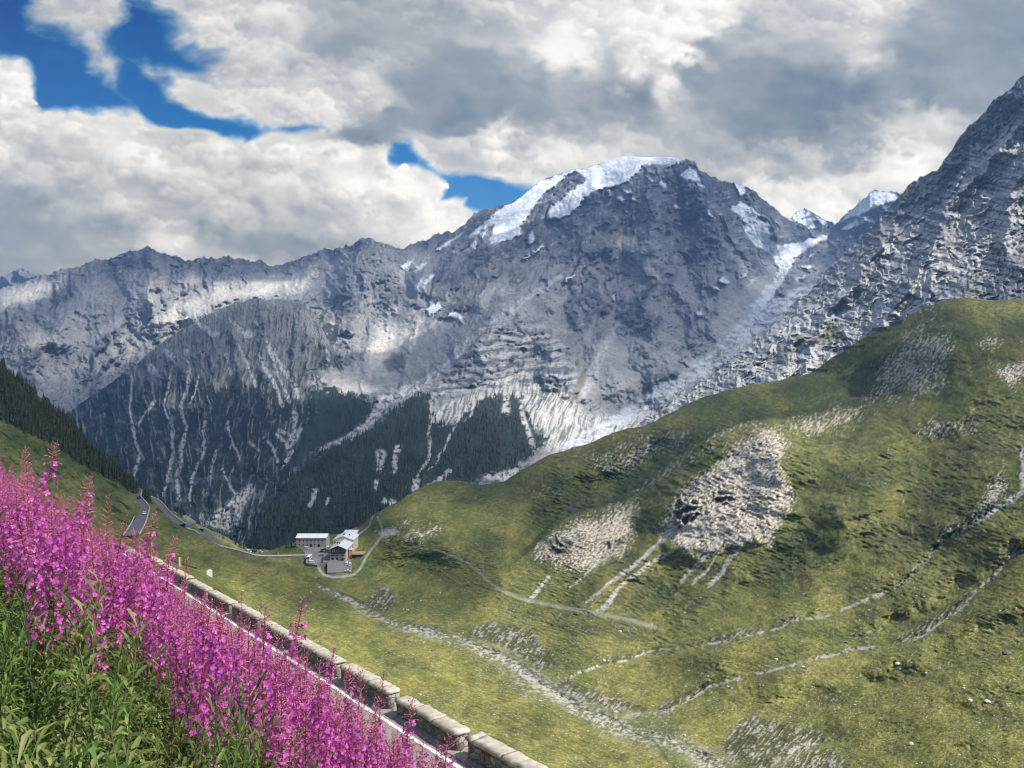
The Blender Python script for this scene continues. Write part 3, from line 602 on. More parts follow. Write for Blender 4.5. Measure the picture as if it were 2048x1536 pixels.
def paint_valley(px, py, ty):
    w1, w2 = fbm(px / 80, py / 60, 4, .55, seed=303), fbm(px / 80, py / 60, 4, .55, seed=309)
    near = sstep(950, 1500, py)
    fine = fbm(px / 7, py / 5, 4, .62, seed=313)
    qx, qy = px + 5 * w1 + 2 * fine, py + 4 * w2 + 1.5 * fine
    swell = fbm((px + .9 * py) / 210, (py - .3 * px) / 120, 4, .5, seed=321)
    # terracettes: little treads along the contour, falling to the right on the far bank
    right = sstep(850, 1100, px + .25 * (py - 1200))
    u, v = px * .93 + py * .36, py * .93 - px * .36
    tread = fbm(u / 20 + .6 * w1, v / 3.6 + .8 * w2, 3, .6, seed=331)
    tread2 = fbm(px / 36, (py + .45 * px) / 7, 3, .6, seed=335)
    tr = tread * right + tread2 * (1 - right) * .5
    stepm = sstep(.0, .6, fbm(px / 170, py / 110, 3, .5, seed=341) + .35) * (1 - .55 * sstep(1250, 1450, py))
    brk = sstep(-.25, .45, fbm(px / 120, py / 80, 4, .55, seed=345) + .12) * right * sstep(780, 880, py) * (1 - .45 * sstep(1300, 1450, py))
    tl = np.sin(v * .80 + 5 * w1 + 4 * w2 + 3.2 * fbm(u / 46, v / 24, 3, .55, seed=347)) * (.55 + .6 * fbm(u / 26, v / 5, 3, .6, seed=349))
    bank = np.zeros_like(px)
    for q in BANKS: bank = np.maximum(bank, poly(qx + 3 * w2, qy + 2 * fine, q, 6, 20))
    gul = np.maximum(line(qx, qy, GUL1, 2.6, 2.6, .6), line(qx, qy, GUL2, 2.4, 3.2, .6)); gul = np.maximum(gul, line(qx, qy, GUL3, 5, 7))
    gw = np.maximum(line(px, py - 2, GUL1, 10, 9, .9), line(px, py - 2, GUL2, 10, 9, .9))
    strm = line(qx + 6 * w1, qy + 4 * w2, STREAM, 5, 26, .8)
    strm = np.maximum(strm, poly(qx, qy, [(1000,1292),(1058,1333),(1110,1336),(1102,1368),(1127,1394),(1203,1428),(1335,1428),(1338,1458),(1440,1535),(1320,1475),(1216,1444),(1120,1415),(1038,1394),(1000,1352),(960,1310)], 10) * .8)
    chan = line(px + 7 * w1 + 2 * fine, py + 5 * w2, STREAM, 5, 14, .8); lip = line(px + 7 * w1 + 2 * fine, py + 5 * w2 + 9, STREAM, 4, 8, .7)
    pale = np.zeros_like(px); 
    for q, s, k in PALE:
        m = poly(qx + 9 * w2 + 4 * fine, qy + 8 * w1, q, s + 14, 60)
        pale = np.maximum(pale, m * k)
    stk = np.zeros_like(px)
    for p, a, b in STREAKS: stk = np.maximum(stk, line(qx + 1.2 * fine, qy, p, a, b, .5))
    crag = poly(qx + 4 * w1, qy, [(1344,1030),(1358,995),(1394,1004),(1402,1022),(1380,1042),(1366,1052),(1346,1060)], 5) + poly(qx, qy, [(1420,996),(1440,985),(1466,990),(1470,1002),(1440,1008)], 5) + poly(qx, qy, [(1090,1085),(1110,1070),(1150,1085),(1140,1110),(1100,1112)], 7) * .8 + poly(qx, qy, [(1205,1090),(1235,1070),(1246,1085),(1220,1100)], 5) * .7
    crag = np.clip(crag, 0, 1)
    # geometry: swells, treads, gullies cut in, banks and crags ribbed
    rib = fbm((px + .8 * py) / 6, (py - .55 * px) / 26, 4, .6, seed=351)
    rough = ridged(px / 24, py / 20, 4, .55, seed=355)
    fold = fbm((px + 1.4 * py) / 520, (py + .55 * px + 30 * w1) / 150, 3, .42, seed=325) + .9
    rel = (.016 * swell + .022 * (fold - .9) * right) * np.clip((py - ty) / 60, .1, 1) + .0030 * tr * stepm * (1 - .4 * near) + .0014 * fine + .0016 * tl * brk + folds(px + 10 * w1, py + 8 * w2)
    crest = np.interp(px, [1000,1064,1107,1161,1235,1282,1320,1376,1440,1500,1560,1620,1725,1850], [1150,1098,1056,1031,1010,990,955,906,868,846,838,828,806,800])
    over = sstep(-1, 16, crest - py + 2 * w1) * sstep(1010, 1090, px) * sstep(1840, 1720, px) * sstep(170, 30, crest - py)
    crest2 = np.interp(px, [1600,1640,1700,1760,1830,1885,1960], [820,792,744,702,664,657,668])
    over2 = sstep(-1, 14, crest2 - py + 3 * w1) * sstep(1600, 1680, px) * sstep(1960, 1890, px) * sstep(120, 25, crest2 - py)
    rel = rel - .20 * over - .025 * over2 - .010 * gw - .005 * strm - .028 * chan + bank * (.006 * rib) + crag * .02 * (rough - .8) + .0012 * pale * rough
    # cover
    dry = np.clip(.36 + .50 * w1 + .46 * near + .35 * swell, 0, 1)[:, None]
    c = np.array([.082, .104, .030], np.float32) * (1 - dry) + np.array([.225, .215, .060], np.float32) * dry
    c = c * (1 + .22 * fine + .20 * fbm(px / 22, py / 12, 4, .6, seed=361))[:, None]
    heath = sstep(.05, .5, fbm(px / 120 + 5, py / 70, 5, .6, seed=371) - .25 * near) * right
    c = mixc(c, (.060, .050, .028), heath * .42)
    c = mixc(c, (.036, .046, .020), sstep(.30, .66, fbm(px / 7, py / 4, 4, .62, seed=381) + .12 * heath) * (.36 + .2 * right) * (1 - .3 * near))
    c = mixc(c, (.045, .058, .022), sstep(.05, .5, -tr) * (.25 + .75 * stepm) * .6)
    c = mixc(c, (.20, .19, .075), sstep(.2, .6, tr) * (.25 + .75 * stepm) * .45)
    c = mixc(c, (.040, .052, .020), sstep(.05, .55, -tl) * brk * .55); c = mixc(c, (.27, .25, .11), sstep(.15, .7, tl) * brk * .42)
    thread = np.abs(fbm(u / 60 + w1, v / 11 + w2, 3, .55, seed=391))
    c = mixc(c, (.36, .335, .27), sstep(.035, .0, thread) * sstep(.1, .5, fbm(px / 60, py / 40, 3, .5, seed=395)) * right * .7 * sstep(840, 900, py))
    stones = sstep(.62, .78, fbm(px / 3.4, py / 2.6, 2, .5, seed=401) + .12 * w2)
    c = mixc(c, (.48, .46, .42), stones * .6 * (.3 + .7 * near))
    spots = sstep(.10, .34, fbm((px + .5 * py) / 5, (py - .3 * px) / 3.6, 2, .55, seed=411) + .25 * w2)
    ffx = px + .62 * py
    dn = .42 * fbm(ffx / 6, (py - .5 * px) / 30, 4, .62, seed=421) + .75 * fbm(px / 5, py / 4, 3, .6, seed=423)
    k = sstep(-.22, .30, 1.35 * pale - .72 + .75 * dn)
    c = mixc(c, (.60, .53, .42), k)
    c = mixc(c, (.07, .07, .035), spots * np.clip(pale * 1.6, 0, 1) * .8)
    c = mixc(c, (.46, .43, .38), stk * sstep(-.75, -.1, fine))
    c = mixc(c, (.085, .082, .078), crag * sstep(.9, .5, rough) * .9); c = mixc(c, (.27, .26, .25), crag * sstep(.75, 1.2, rough) * .6)
    c = mixc(c, (.055, .055, .030), bank * .75); c = mixc(c, (.36, .34, .29), bank * sstep(.10, .6, rib + .6 * fine + .3 * w1) * .8)
    c = mixc(c, (.43, .41, .365), gul * sstep(-.3, .35, .6 * fine + fbm(px / 28, py / 20, 3, .5, seed=461)) * .85)
    gravel = fbm(px / 9, py / 5, 4, .65, seed=431)
    c = mixc(c, (.15, .155, .085), strm * .5); c = mixc(c, (.36, .345, .29), strm * sstep(.05, .45, gravel + .5 * w1 + .12 * fine - .05) * .85)
    c = mixc(c, (.05, .055, .028), lip * sstep(-.4, .3, fine + w2) * .9); c = mixc(c, (.44, .42, .37), chan * sstep(-.25, .35, gravel + .4 * w2) * .85)
    # dark turf edges and the little trickles in the meadow
    for p, a in ([(1150,1395),(1165,1415),(1230,1440),(1290,1475),(1320,1500),(1350,1545)], 3), ([(1265,1465),(1320,1480),(1380,1500),(1420,1525)], 2.2):
        c = mixc(c, (.03, .038, .018), line(qx + 4 * w1, qy + 3 * w2, p, a * .7, a * .7) * .55)
    bush = sstep(.42, .6, fbm(px / 26, (py - .55 * px) / 9, 3, .5, seed=441)) * sstep(520, 400, px) * sstep(1090, 1060, py)
    c = mixc(c, (.028, .038, .016), bush * .9)
    # gravel tracks worn into the grass
    c = mixc(c, (.30, .29, .22), line(px + w1, py + w2, [(827,1093),(877,1102),(921,1117),(950,1134),(972,1158),(1000,1180),(1040,1197),(1100,1210),(1200,1228),(1260,1241),(1310,1254)], 1.8, 4.5) * .75)
    c = mixc(c, (.36, .345, .30), line(px, py, [(704,1098),(716,1070),(738,1053),(743,1040),(746,1031)], 1.6, 1.8) * .8)
    c = mixc(c, (.36, .345, .29), line(px, py, [(636,1130),(640,1141),(648,1150),(666,1154),(690,1153),(708,1149),(720,1138),(734,1111),(753,1086),(764,1071)], 2.6, 2.4) * .85); c = mixc(c, (.36, .345, .30), line(px, py, [(764,1066),(763,1052),(755,1033)], 1.8, 1.6) * .8)
    c = mixc(c, (.42, .40, .35), poly(qx, qy, [(760,1070),(765,1060),(785,1058),(797,1064),(790,1070),(772,1074)], 3))
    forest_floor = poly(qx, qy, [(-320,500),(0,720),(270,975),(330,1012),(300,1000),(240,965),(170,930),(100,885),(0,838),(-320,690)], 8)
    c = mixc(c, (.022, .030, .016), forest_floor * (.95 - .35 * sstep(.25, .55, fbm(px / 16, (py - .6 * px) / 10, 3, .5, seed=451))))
    return rel, np.clip(c, .012, .9)

def valley_front(cx, V0):
    out = []
    for x, v in zip(cx, V0):
        r = (x - 1024) / F
        s = (WALL_P + .5) * (.823 - .568 * r) / (.823 * r + .568)
        if x < 1100:
            s = min(max(s, 4.), 96.); q = road_pt(s, WALL_P + .6, dz=-.15); out.append(q)
        else:
            k = min((x - 1100) / 300, 1)
            a = road_pt(6, WALL_P + .6, dz=-.2); b = Vector((v[0] * .55, v[1] * .55, v[2] * .62)); out.append(a.lerp(b, k))
    return np.array([[*q] for q in out], np.float32)
valley, VAL = land('valley_ground', -320, 2350, 1240, 560, TER_TOP, TER_BOT, TER_D, paint_valley, M_TURF, front=valley_front,
     jagged=lambda x: jag(x, 2.2, 34, 23), back=(1.03, 1.10, 1.3), label='grassy valley sides scored by gullies and bare gravel')
# the valley floor beyond, out to the horizon
g = MB(); n = 24
ring = [(-9700, -2400, -760), (9700, -2400, -760), (9700, 8500, -760), (-9700, 8500, -760)]
g.add(ring, [(0, 1, 2, 3)])
gm = mat_plain('valley_floor', (.05, .06, .04), .95, 0, .3, .002)
tag(g.build('ground', gm), 'dark valley floor far below', None, None, 'structure')

# ---------------------------------------------------------------- unseen clouds overhead, added and shaped from hand-set shade to dapple the slopes
SHADE = """1100,450,.8 1250,450,.7 1400,420,.8 1500,450,.65 1300,560,.75 1150,560,.65 1420,560,.85 1250,335,.35 1340,325,.5 1020,455,.05 1080,390,.1 900,480,.75 950,470,.6 600,540,.6 480,530,.75 300,520,.7 150,600,.65 220,640,.6 60,600,.25 400,600,.0 470,588,.0 310,640,.05 100,690,.5 780,690,.0 790,660,.0 800,620,.3 700,670,.2 720,560,.45 740,610,.3 860,690,.75 840,740,.85 700,780,.15 900,560,.75 1000,560,.5 1000,640,.5
1000,720,.35 940,780,.4 1010,800,.1 1100,800,.1 1150,860,.1 1060,700,.4 1250,740,.65 1300,790,.5 1200,870,.15 1400,740,.55 1300,660,.85 1500,540,.5 1570,520,.3 1640,480,.3 1700,520,.85 1740,390,.3 1700,440,.5 800,900,.65 650,1000,.7 950,900,.55 850,860,.6 850,960,.6 700,1040,.6 1000,900,.5""", """300,760,.85 350,720,.8 470,640,.7 550,680,.55 520,740,.5 620,700,.5 600,850,.85 300,900,.92 450,900,.92 400,850,.92 480,1010,.6 560,950,.85 430,1040,.4 650,780,.5 700,830,.8""", """2000,250,.45 1940,300,.5 1900,400,.3 1860,380,.4 1800,500,.3 1900,550,.3 1950,480,.35 2040,450,.35 1650,650,.15 1600,680,.1 1700,620,.2 1500,750,.3 2020,560,.7 1760,570,.4 1400,800,.3 1700,690,.1 1850,600,.3""", """1700,760,.75 1900,630,.25 2000,620,.25 1850,740,.8 1780,720,.75 1950,720,.55 2020,780,.25 1920,820,.4 1700,880,.5 1650,950,.45 1750,1000,.45 1600,1150,.45 1650,1050,.55 1900,950,.3 2000,900,.05 1200,900,.6 1100,950,.75 1000,1000,.75 1500,812,.9 1400,850,.9 1310,915,.9 1200,965,.85 1620,785,.85 1250,900,.8 1140,1010,.9 1050,1045,.9 950,1040,.85 1000,1120,.8 1480,872,.0 1400,912,.0 1310,978,.0 1190,1050,.0 1540,850,.0 1680,825,.1 1450,880,.05 1350,940,.0 1270,1000,.0 1500,980,.0 1480,1080,.0 1400,1100,.1 1330,1150,.2 1200,1100,.1 1100,1150,.2 1200,1180,.2 900,1050,.8 850,1000,.7 1000,1100,.75 900,1130,.75 760,1080,.5 650,1100,.05 690,1090,.05 610,1095,.05 680,1135,.05 700,1180,.6 800,1200,.55 600,1190,.5 500,1140,.75 450,1100,.85 350,1050,.85 200,1000,.85 100,860,.9 0,900,.85 0,780,.95 200,930,.95 280,1030,.4 900,1290,.2 700,1270,.2 850,1330,.0 1000,1200,.1 1050,1180,.1 850,1180,.4 1300,1290,.0 1600,1300,.05 1800,1200,.05 2000,1200,.1 1900,1100,.1 1500,1250,.1 1200,1400,.0 1700,1450,.0 2048,1450,.0 1000,1450,.0 1500,1400,.0 1200,1300,.0 2000,1350,.0"""
CZ = 6000.0
pts = []
for txt, fn, rad in ((SHADE[0], MTN_D, 190), (SHADE[1], SPUR_D, 150), (SHADE[2], SH_D, 110), (SHADE[3], TER_D, 45)):
    for t in txt.split():
        x, y, s = map(float, t.split(',')); D = 1 / float(fn(x, y)); p = ray(x, y, D); k = (CZ - p.z) / sun_dir.z; q = p + sun_dir * k
        pts.append((q.x, q.y, s, rad))
for p in ((0, 6, -3), (-8, 12, -4), (-20, 40, -12), (5, 20, -11), (-40, 80, -17)):
    q = Vector(p) + sun_dir * ((CZ - p[2]) / sun_dir.z); pts += [(q.x, q.y, 0., 40)] * 2
A = np.array(pts)
cs = 48.0
gx, gy = np.meshgrid(np.arange(A[:, 0].min() - 1500, A[:, 0].max() + 1500, cs), np.arange(A[:, 1].min() - 1200, A[:, 1].max() + 1500, cs))
X, Y = gx.ravel(), gy.ravel()
num, den = np.zeros(X.shape), np.zeros(X.shape)
wxx = X + 60 * fbm(X / 400, Y / 400, 4, .55, seed=901); wyy = Y + 60 * fbm(X / 400, Y / 400, 4, .55, seed=907)
for a, b, s, r_ in A:
    d = ((wxx - a) ** 2 + (wyy - b) ** 2) / (r_ * r_); w = 1 / (d + .15) ** 2.2 / r_ ** .5; num += w * s; den += w
h = num / den + .14 * fbm(X / 260, Y / 260, 5, .55, seed=911)
h = np.clip(sstep(.05, .95, h), 0, 1)
nr, nc = gx.shape
thick = 260 * h + 20
top = np.stack([X, Y, CZ + thick], -1); bot = np.stack([X, Y, CZ - .35 * thick], -1)
fcs = grid_faces(nr, nc); keep = h[fcs].max(1) > .02
fcs = fcs[keep]
cm_ = bpy.data.materials.new('shade_cloud_vapour'); cm_.use_nodes = True; N = cm_.node_tree.nodes; L = cm_.node_tree.links; N.clear()
at = N.new('ShaderNodeAttribute'); at.attribute_name = 'col'; tr = N.new('ShaderNodeBsdfTransparent'); df = N.new('ShaderNodeBsdfTranslucent'); df.inputs['Color'].default_value = (.8, .8, .8, 1)
ms = N.new('ShaderNodeMixShader'); ou = N.new('ShaderNodeOutputMaterial'); sp_ = N.new('ShaderNodeSeparateColor')
L.new(at.outputs['Color'], sp_.inputs[0]); L.new(sp_.outputs[0], ms.inputs[0]); L.new(tr.outputs[0], ms.inputs[1]); L.new(df.outputs[0], ms.inputs[2]); L.new(ms.outputs[0], ou.inputs['Surface'])
cc = np.repeat((h * CLOUD_OPACITY)[:, None], 3, 1)
me = mesh_np('clouds', np.concatenate([top, bot]), np.concatenate([fcs, fcs[:, ::-1] + len(X)]), np.concatenate([cc, cc]), cm_)
tag(link('clouds', me), 'unseen broken clouds above the valley, shaped to shade the slopes', None, None, 'stuff')

# ---------------------------------------------------------------- foreground: bank, road, wall
def bank_z(s, p):
    e = 5.6
    z = -1.15 - .87 * p - .082 * s
    lowz = -10.35 - .082 * s
    zz = np.where(p > e, np.maximum(z - (p - e) * 2.2, lowz), z)
    return np.where(p < -1.2, -1.15 - .87 * -1.2 - .082 * s - (p + 1.2) * .25, zz)
ss = np.linspace(-8, 100, 220); pp = np.linspace(-9, 7.2, 66)
S, P = np.meshgrid(ss, pp, indexing='ij')
Z = bank_z(S, P) + .10 * fbm(S * 1.1, P * 1.1, 4, .5, seed=501)
V = np.stack([S * DS.x + P * DP.x, S * DS.y + P * DP.y, Z], -1)
n1 = fbm(S * 2, P * 2, 4, .6, seed=505).ravel()
c = (np.array([.045, .055, .02], np.float32) * (1 + .35 * n1)[:, None]); c = mixc(c, (.07, .055, .035), sstep(.1, .5, n1))
tag(link('bank', mesh_np('bank', V, grid_faces(len(ss), len(pp)), c, M_BANK)), 'overgrown roadside bank', None, None, 'structure')

asphalt = mat_plain('asphalt', (.23, .205, .185), .9, 0, .16, 3.5, .25)
paint_w = mat_plain('road_paint', (.80, .79, .75), .6, 0, .10, 5)
ss = np.linspace(-6, 97, 104); pp = np.linspace(6.6, WALL_P + .7, 12)
S, P = np.meshgrid(ss, pp, indexing='ij')
V = np.stack([S * DS.x + P * DP.x, S * DS.y + P * DP.y, -10.4 - .082 * S + .02 * fbm(S / 4, P / 2, 3, .5, seed=507)], -1)
road = link('road', mesh_np('road', V, grid_faces(len(ss), len(pp)), None, asphalt)); tag(road, 'grey mountain road running down beside the parapet', None, None, 'structure')
S, P = np.meshgrid(ss, np.array([WALL_P - .86, WALL_P - .71]), indexing='ij')
e = .02 * fbm(S / 4, P / 2, 3, .5, seed=507)
V = np.stack([S * DS.x + P * DP.x, S * DS.y + P * DP.y, -10.4 - .082 * S + e + .012], -1)
link('edge_line', mesh_np('edge_line', V, grid_faces(len(ss), 2), None, paint_w), road)
# gravel strip between the line and the wall
grav = mat_plain('verge_gravel', (.30, .28, .25), .95, 0, .35, 9, .5)
S, P = np.meshgrid(ss, np.array([WALL_P - .5, WALL_P - .36, WALL_P - .2]), indexing='ij')
V = np.stack([S * DS.x + P * DP.x, S * DS.y + P * DP.y, -10.4 - .082 * S + .012 + .05 * np.array([0, .5, 1])[None] + .03 * fbm(S, P * 4, 3, .5, seed=508)], -1)
tag(link('verge', mesh_np('verge', V, grid_faces(len(ss), 3), None, grav)), 'gravel verge at the foot of the parapet', None, None, 'structure')

# rubble stone for the parapet
def mat_rubble(name, scale, dark, light):
    m = bpy.data.materials.new(name); m.use_nodes = True; t = m.node_tree; N = t.nodes; L = t.links
    b = N['Principled BSDF']; b.inputs['Roughness'].default_value = .92; b.inputs['Specular IOR Level'].default_value = .15
    tc = N.new('ShaderNodeTexCoord'); no = N.new('ShaderNodeTexNoise'); no.inputs['Scale'].default_value = 2.5; no.inputs['Detail'].default_value = 3
    L.new(tc.outputs['Object'], no.inputs['Vector'])
    mv = N.new('ShaderNodeMix'); mv.data_type = 'VECTOR'; mv.inputs[0].default_value = .12
    L.new(tc.outputs['Object'], mv.inputs[4]); L.new(no.outputs['Color'], mv.inputs[5])
    mp = N.new('ShaderNodeMapping'); mp.inputs['Scale'].default_value = (1, 1, 1.35); L.new(mv.outputs[1], mp.inputs['Vector'])
    v1 = N.new('ShaderNodeTexVoronoi'); v1.inputs['Scale'].default_value = scale; L.new(mp.outputs[0], v1.inputs['Vector'])
    v2 = N.new('ShaderNodeTexVoronoi'); v2.feature = 'DISTANCE_TO_EDGE'; v2.inputs['Scale'].default_value = scale; L.new(mp.outputs[0], v2.inputs['Vector'])
    sep = N.new('ShaderNodeSeparateColor'); L.new(v1.outputs['Color'], sep.inputs[0])
    cr = N.new('ShaderNodeValToRGB'); cr.color_ramp.elements[0].color = (*dark, 1); cr.color_ramp.elements[1].color = (*light, 1); L.new(sep.outputs[0], cr.inputs[0])
    fn = N.new('ShaderNodeTexNoise'); fn.inputs['Scale'].default_value = 22; fn.inputs['Detail'].default_value = 5; L.new(tc.outputs['Object'], fn.inputs['Vector'])
    mr = N.new('ShaderNodeMapRange'); mr.inputs[1].default_value = .3; mr.inputs[2].default_value = .7; mr.inputs[3].default_value = .65; mr.inputs[4].default_value = 1.3; L.new(fn.outputs[0], mr.inputs[0])
    mu = N.new('ShaderNodeMix'); mu.data_type = 'RGBA'; mu.blend_type = 'MULTIPLY'; mu.inputs[0].default_value = 1; L.new(cr.outputs[0], mu.inputs[6]); L.new(mr.outputs[0], mu.inputs[7])
    st = N.new('ShaderNodeMapRange'); st.inputs[1].default_value = .0; st.inputs[2].default_value = .045; L.new(v2.outputs['Distance'], st.inputs[0])
    mo = N.new('ShaderNodeMix'); mo.data_type = 'RGBA'; L.new(st.outputs[0], mo.inputs[0]); mo.inputs[6].default_value = (.16, .15, .13, 1); L.new(mu.outputs[2], mo.inputs[7])
    L.new(mo.outputs[2], b.inputs['Base Color'])
    bp = N.new('ShaderNodeBump'); bp.inputs['Strength'].default_value = .9; bp.inputs['Distance'].default_value = .05
    L.new(st.outputs[0], bp.inputs['Height']); L.new(bp.outputs[0], b.inputs['Normal'])
    return m
M_RUB = mat_rubble('rubble_masonry', 3.6, (.15, .13, .115), (.36, .32, .27))
M_COP = mat_plain('coping_stone', (.40, .36, .29), .92, 0, .42, 2.6, .9)
def rough_box(x0, x1, y0, y1, z0, z1, step, amp, seed):
    """stone block with worn edges, local coordinates"""
    bm = bmesh.new(); bmesh.ops.create_cube(bm, size=1)
    for v in bm.verts:
        v.co.x = x0 if v.co.x < 0 else x1; v.co.y = y0 if v.co.y < 0 else y1; v.co.z = z0 if v.co.z < 0 else z1
    bmesh.ops.bevel(bm, geom=list(bm.edges), offset=.022, segments=2, affect='EDGES')
    for ax in range(3):
        lo, hi = ((x0, x1), (y0, y1), (z0, z1))[ax]
        k = int((hi - lo) / step)
        for i in range(1, k):
            co = [0, 0, 0]; no = [0, 0, 0]; co[ax] = lo + (hi - lo) * i / k; no[ax] = 1
            bmesh.ops.bisect_plane(bm, geom=list(bm.verts) + list(bm.edges) + list(bm.faces), plane_co=co, plane_no=no)
    co = np.array([v.co[:] for v in bm.verts])
    a = fbm(co[:, 0] * 3 + co[:, 2], co[:, 1] * 3 + seed, 3, .55, seed=seed); b = fbm(co[:, 0] * 3 - 7, co[:, 2] * 3 + co[:, 1], 3, .55, seed=seed + 5)
    for v, i, j in zip(bm.verts, a, b): v.co += Vector((0, amp * i, amp * j))
    for f in bm.faces: f.smooth = True
    me = bpy.data.meshes.new('block'); bm.to_mesh(me); bm.free(); return me
ORD = ['nearest', 'second', 'third', 'fourth', 'fifth', 'sixth', 'seventh', 'eighth', 'ninth', 'tenth', 'eleventh', 'twelfth', 'thirteenth', 'fourteenth']
wrz = math.atan2(DS.y, DS.x)
k = 0; s0 = 16.5
bounds = [16.6, 22.1, 27.3, 32.7, 38.6, 44.3, 50.4, 56.5, 62.6, 68.7, 74.8, 81.0]
for i in range(len(bounds)):
    a = bounds[i - 1] if i else 10.0
    b = bounds[i] - .65
    L_ = b - a; mid = (a + b) / 2
    o = empty('parapet_wall', road_pt(mid, WALL_P, dz=0), wrz,
              '%s stone parapet block from the bottom of the picture, beside the road' % ORD[i], 'wall', 'stone parapet blocks along the road')
    o.rotation_euler = (0, math.atan(.082), wrz)
    hh = .70 + .05 * math.sin(i * 2.3)
    me = rough_box(-L_ / 2, L_ / 2, -.25, .25, -1.2, hh - .14, .22, .035, 11 + i); me.materials.append(M_RUB); link('masonry', me, o)
    bmj = bmesh.new(); xk = -L_ / 2 - .02; rw = random.Random(300 + i)                # cap of single slabs set end to end
    while xk < L_ / 2 - .05:
        wl = min(rw.uniform(.8, 1.7), L_ / 2 + .02 - xk)
        if L_ / 2 + .02 - xk - wl < .3: wl = L_ / 2 + .02 - xk
        t_ = rough_box(xk + .004, xk + wl - .004, -.30 + rw.uniform(-.02, .02), .30 + rw.uniform(-.02, .02), hh - .138, hh + rw.uniform(-.012, .02), .16, .032, rw.randrange(900))
        bmj.from_mesh(t_); bpy.data.meshes.remove(t_); xk += wl
    for f in bmj.faces: f.smooth = True
    me = bpy.data.meshes.new('coping'); bmj.to_mesh(me); bmj.free(); me.materials.append(M_COP); link('coping', me, o)

# ---------------------------------------------------------------- fireweed bank
M_STEM = mat_leaf('fireweed_stem', (.23, .055, .055), .1, .35)
M_GSTEM = mat_leaf('green_stem', (.14, .15, .05), .1, .3)
M_LEAF = mat_leaf('fireweed_leaf', (.042, .10, .020), .42, .35, tint=(.14, .23, .045))
M_PETAL = mat_leaf('fireweed_petal', (.56, .062, .42), .45, .25, tint=(.84, .20, .64))
M_BUD = mat_leaf('fireweed_bud', (.50, .09, .22), .28, .3, tint=(.68, .27, .34))
M_POD = mat_leaf('fireweed_pod', (.42, .12, .14), .2, .35, tint=(.50, .28, .20))
M_TIP = mat_leaf('young_leaf', (.15, .21, .055), .45, .3, tint=(.31, .34, .11))
def stick(vs, fs, a, b, r):
    a, b = Vector(a), Vector(b); d = (b - a); u = d.orthogonal().normalized() * r; w = d.normalized().cross(u.normalized()) * r
    o = len(vs)
    for c, k in ((a, 1), (b, .6)):
        vs += [c + u * k, c + (-.5 * u + .87 * w) * k, c + (-.5 * u - .87 * w) * k]
    fs += [(o, o + 1, o + 4, o + 3), (o + 1, o + 2, o + 5, o + 4), (o + 2, o, o + 3, o + 5)]
def blade(vs, fs, base, ang, length, width, droop, up, roll):
    """lance shaped leaf folded along its rib"""
    d = Vector((math.cos(ang), math.sin(ang), 0)); sd = Vector((-math.sin(ang), math.cos(ang), roll))
    o = len(vs); p0 = Vector(base)
    p1 = p0 + d * length * .4 + Vector((0, 0, length * up * .4)); p2 = p0 + d * length * .75 + Vector((0, 0, length * (up * .6 - droop * .4))); p3 = p0 + d * length + Vector((0, 0, length * (up * .55 - droop)))
    h = Vector((0, 0, width * .35))
    vs += [p0, p1, p1 + sd * width + h, p1 - sd * width + h, p2, p2 + sd * width * .7 + h * .6, p2 - sd * width * .7 + h * .6, p3]
    fs += [(o, o + 1, o + 2), (o, o + 3, o + 1), (o + 1, o + 4, o + 5, o + 2), (o + 1, o + 3, o + 6, o + 4), (o + 4, o + 7, o + 5), (o + 4, o + 6, o + 7)]
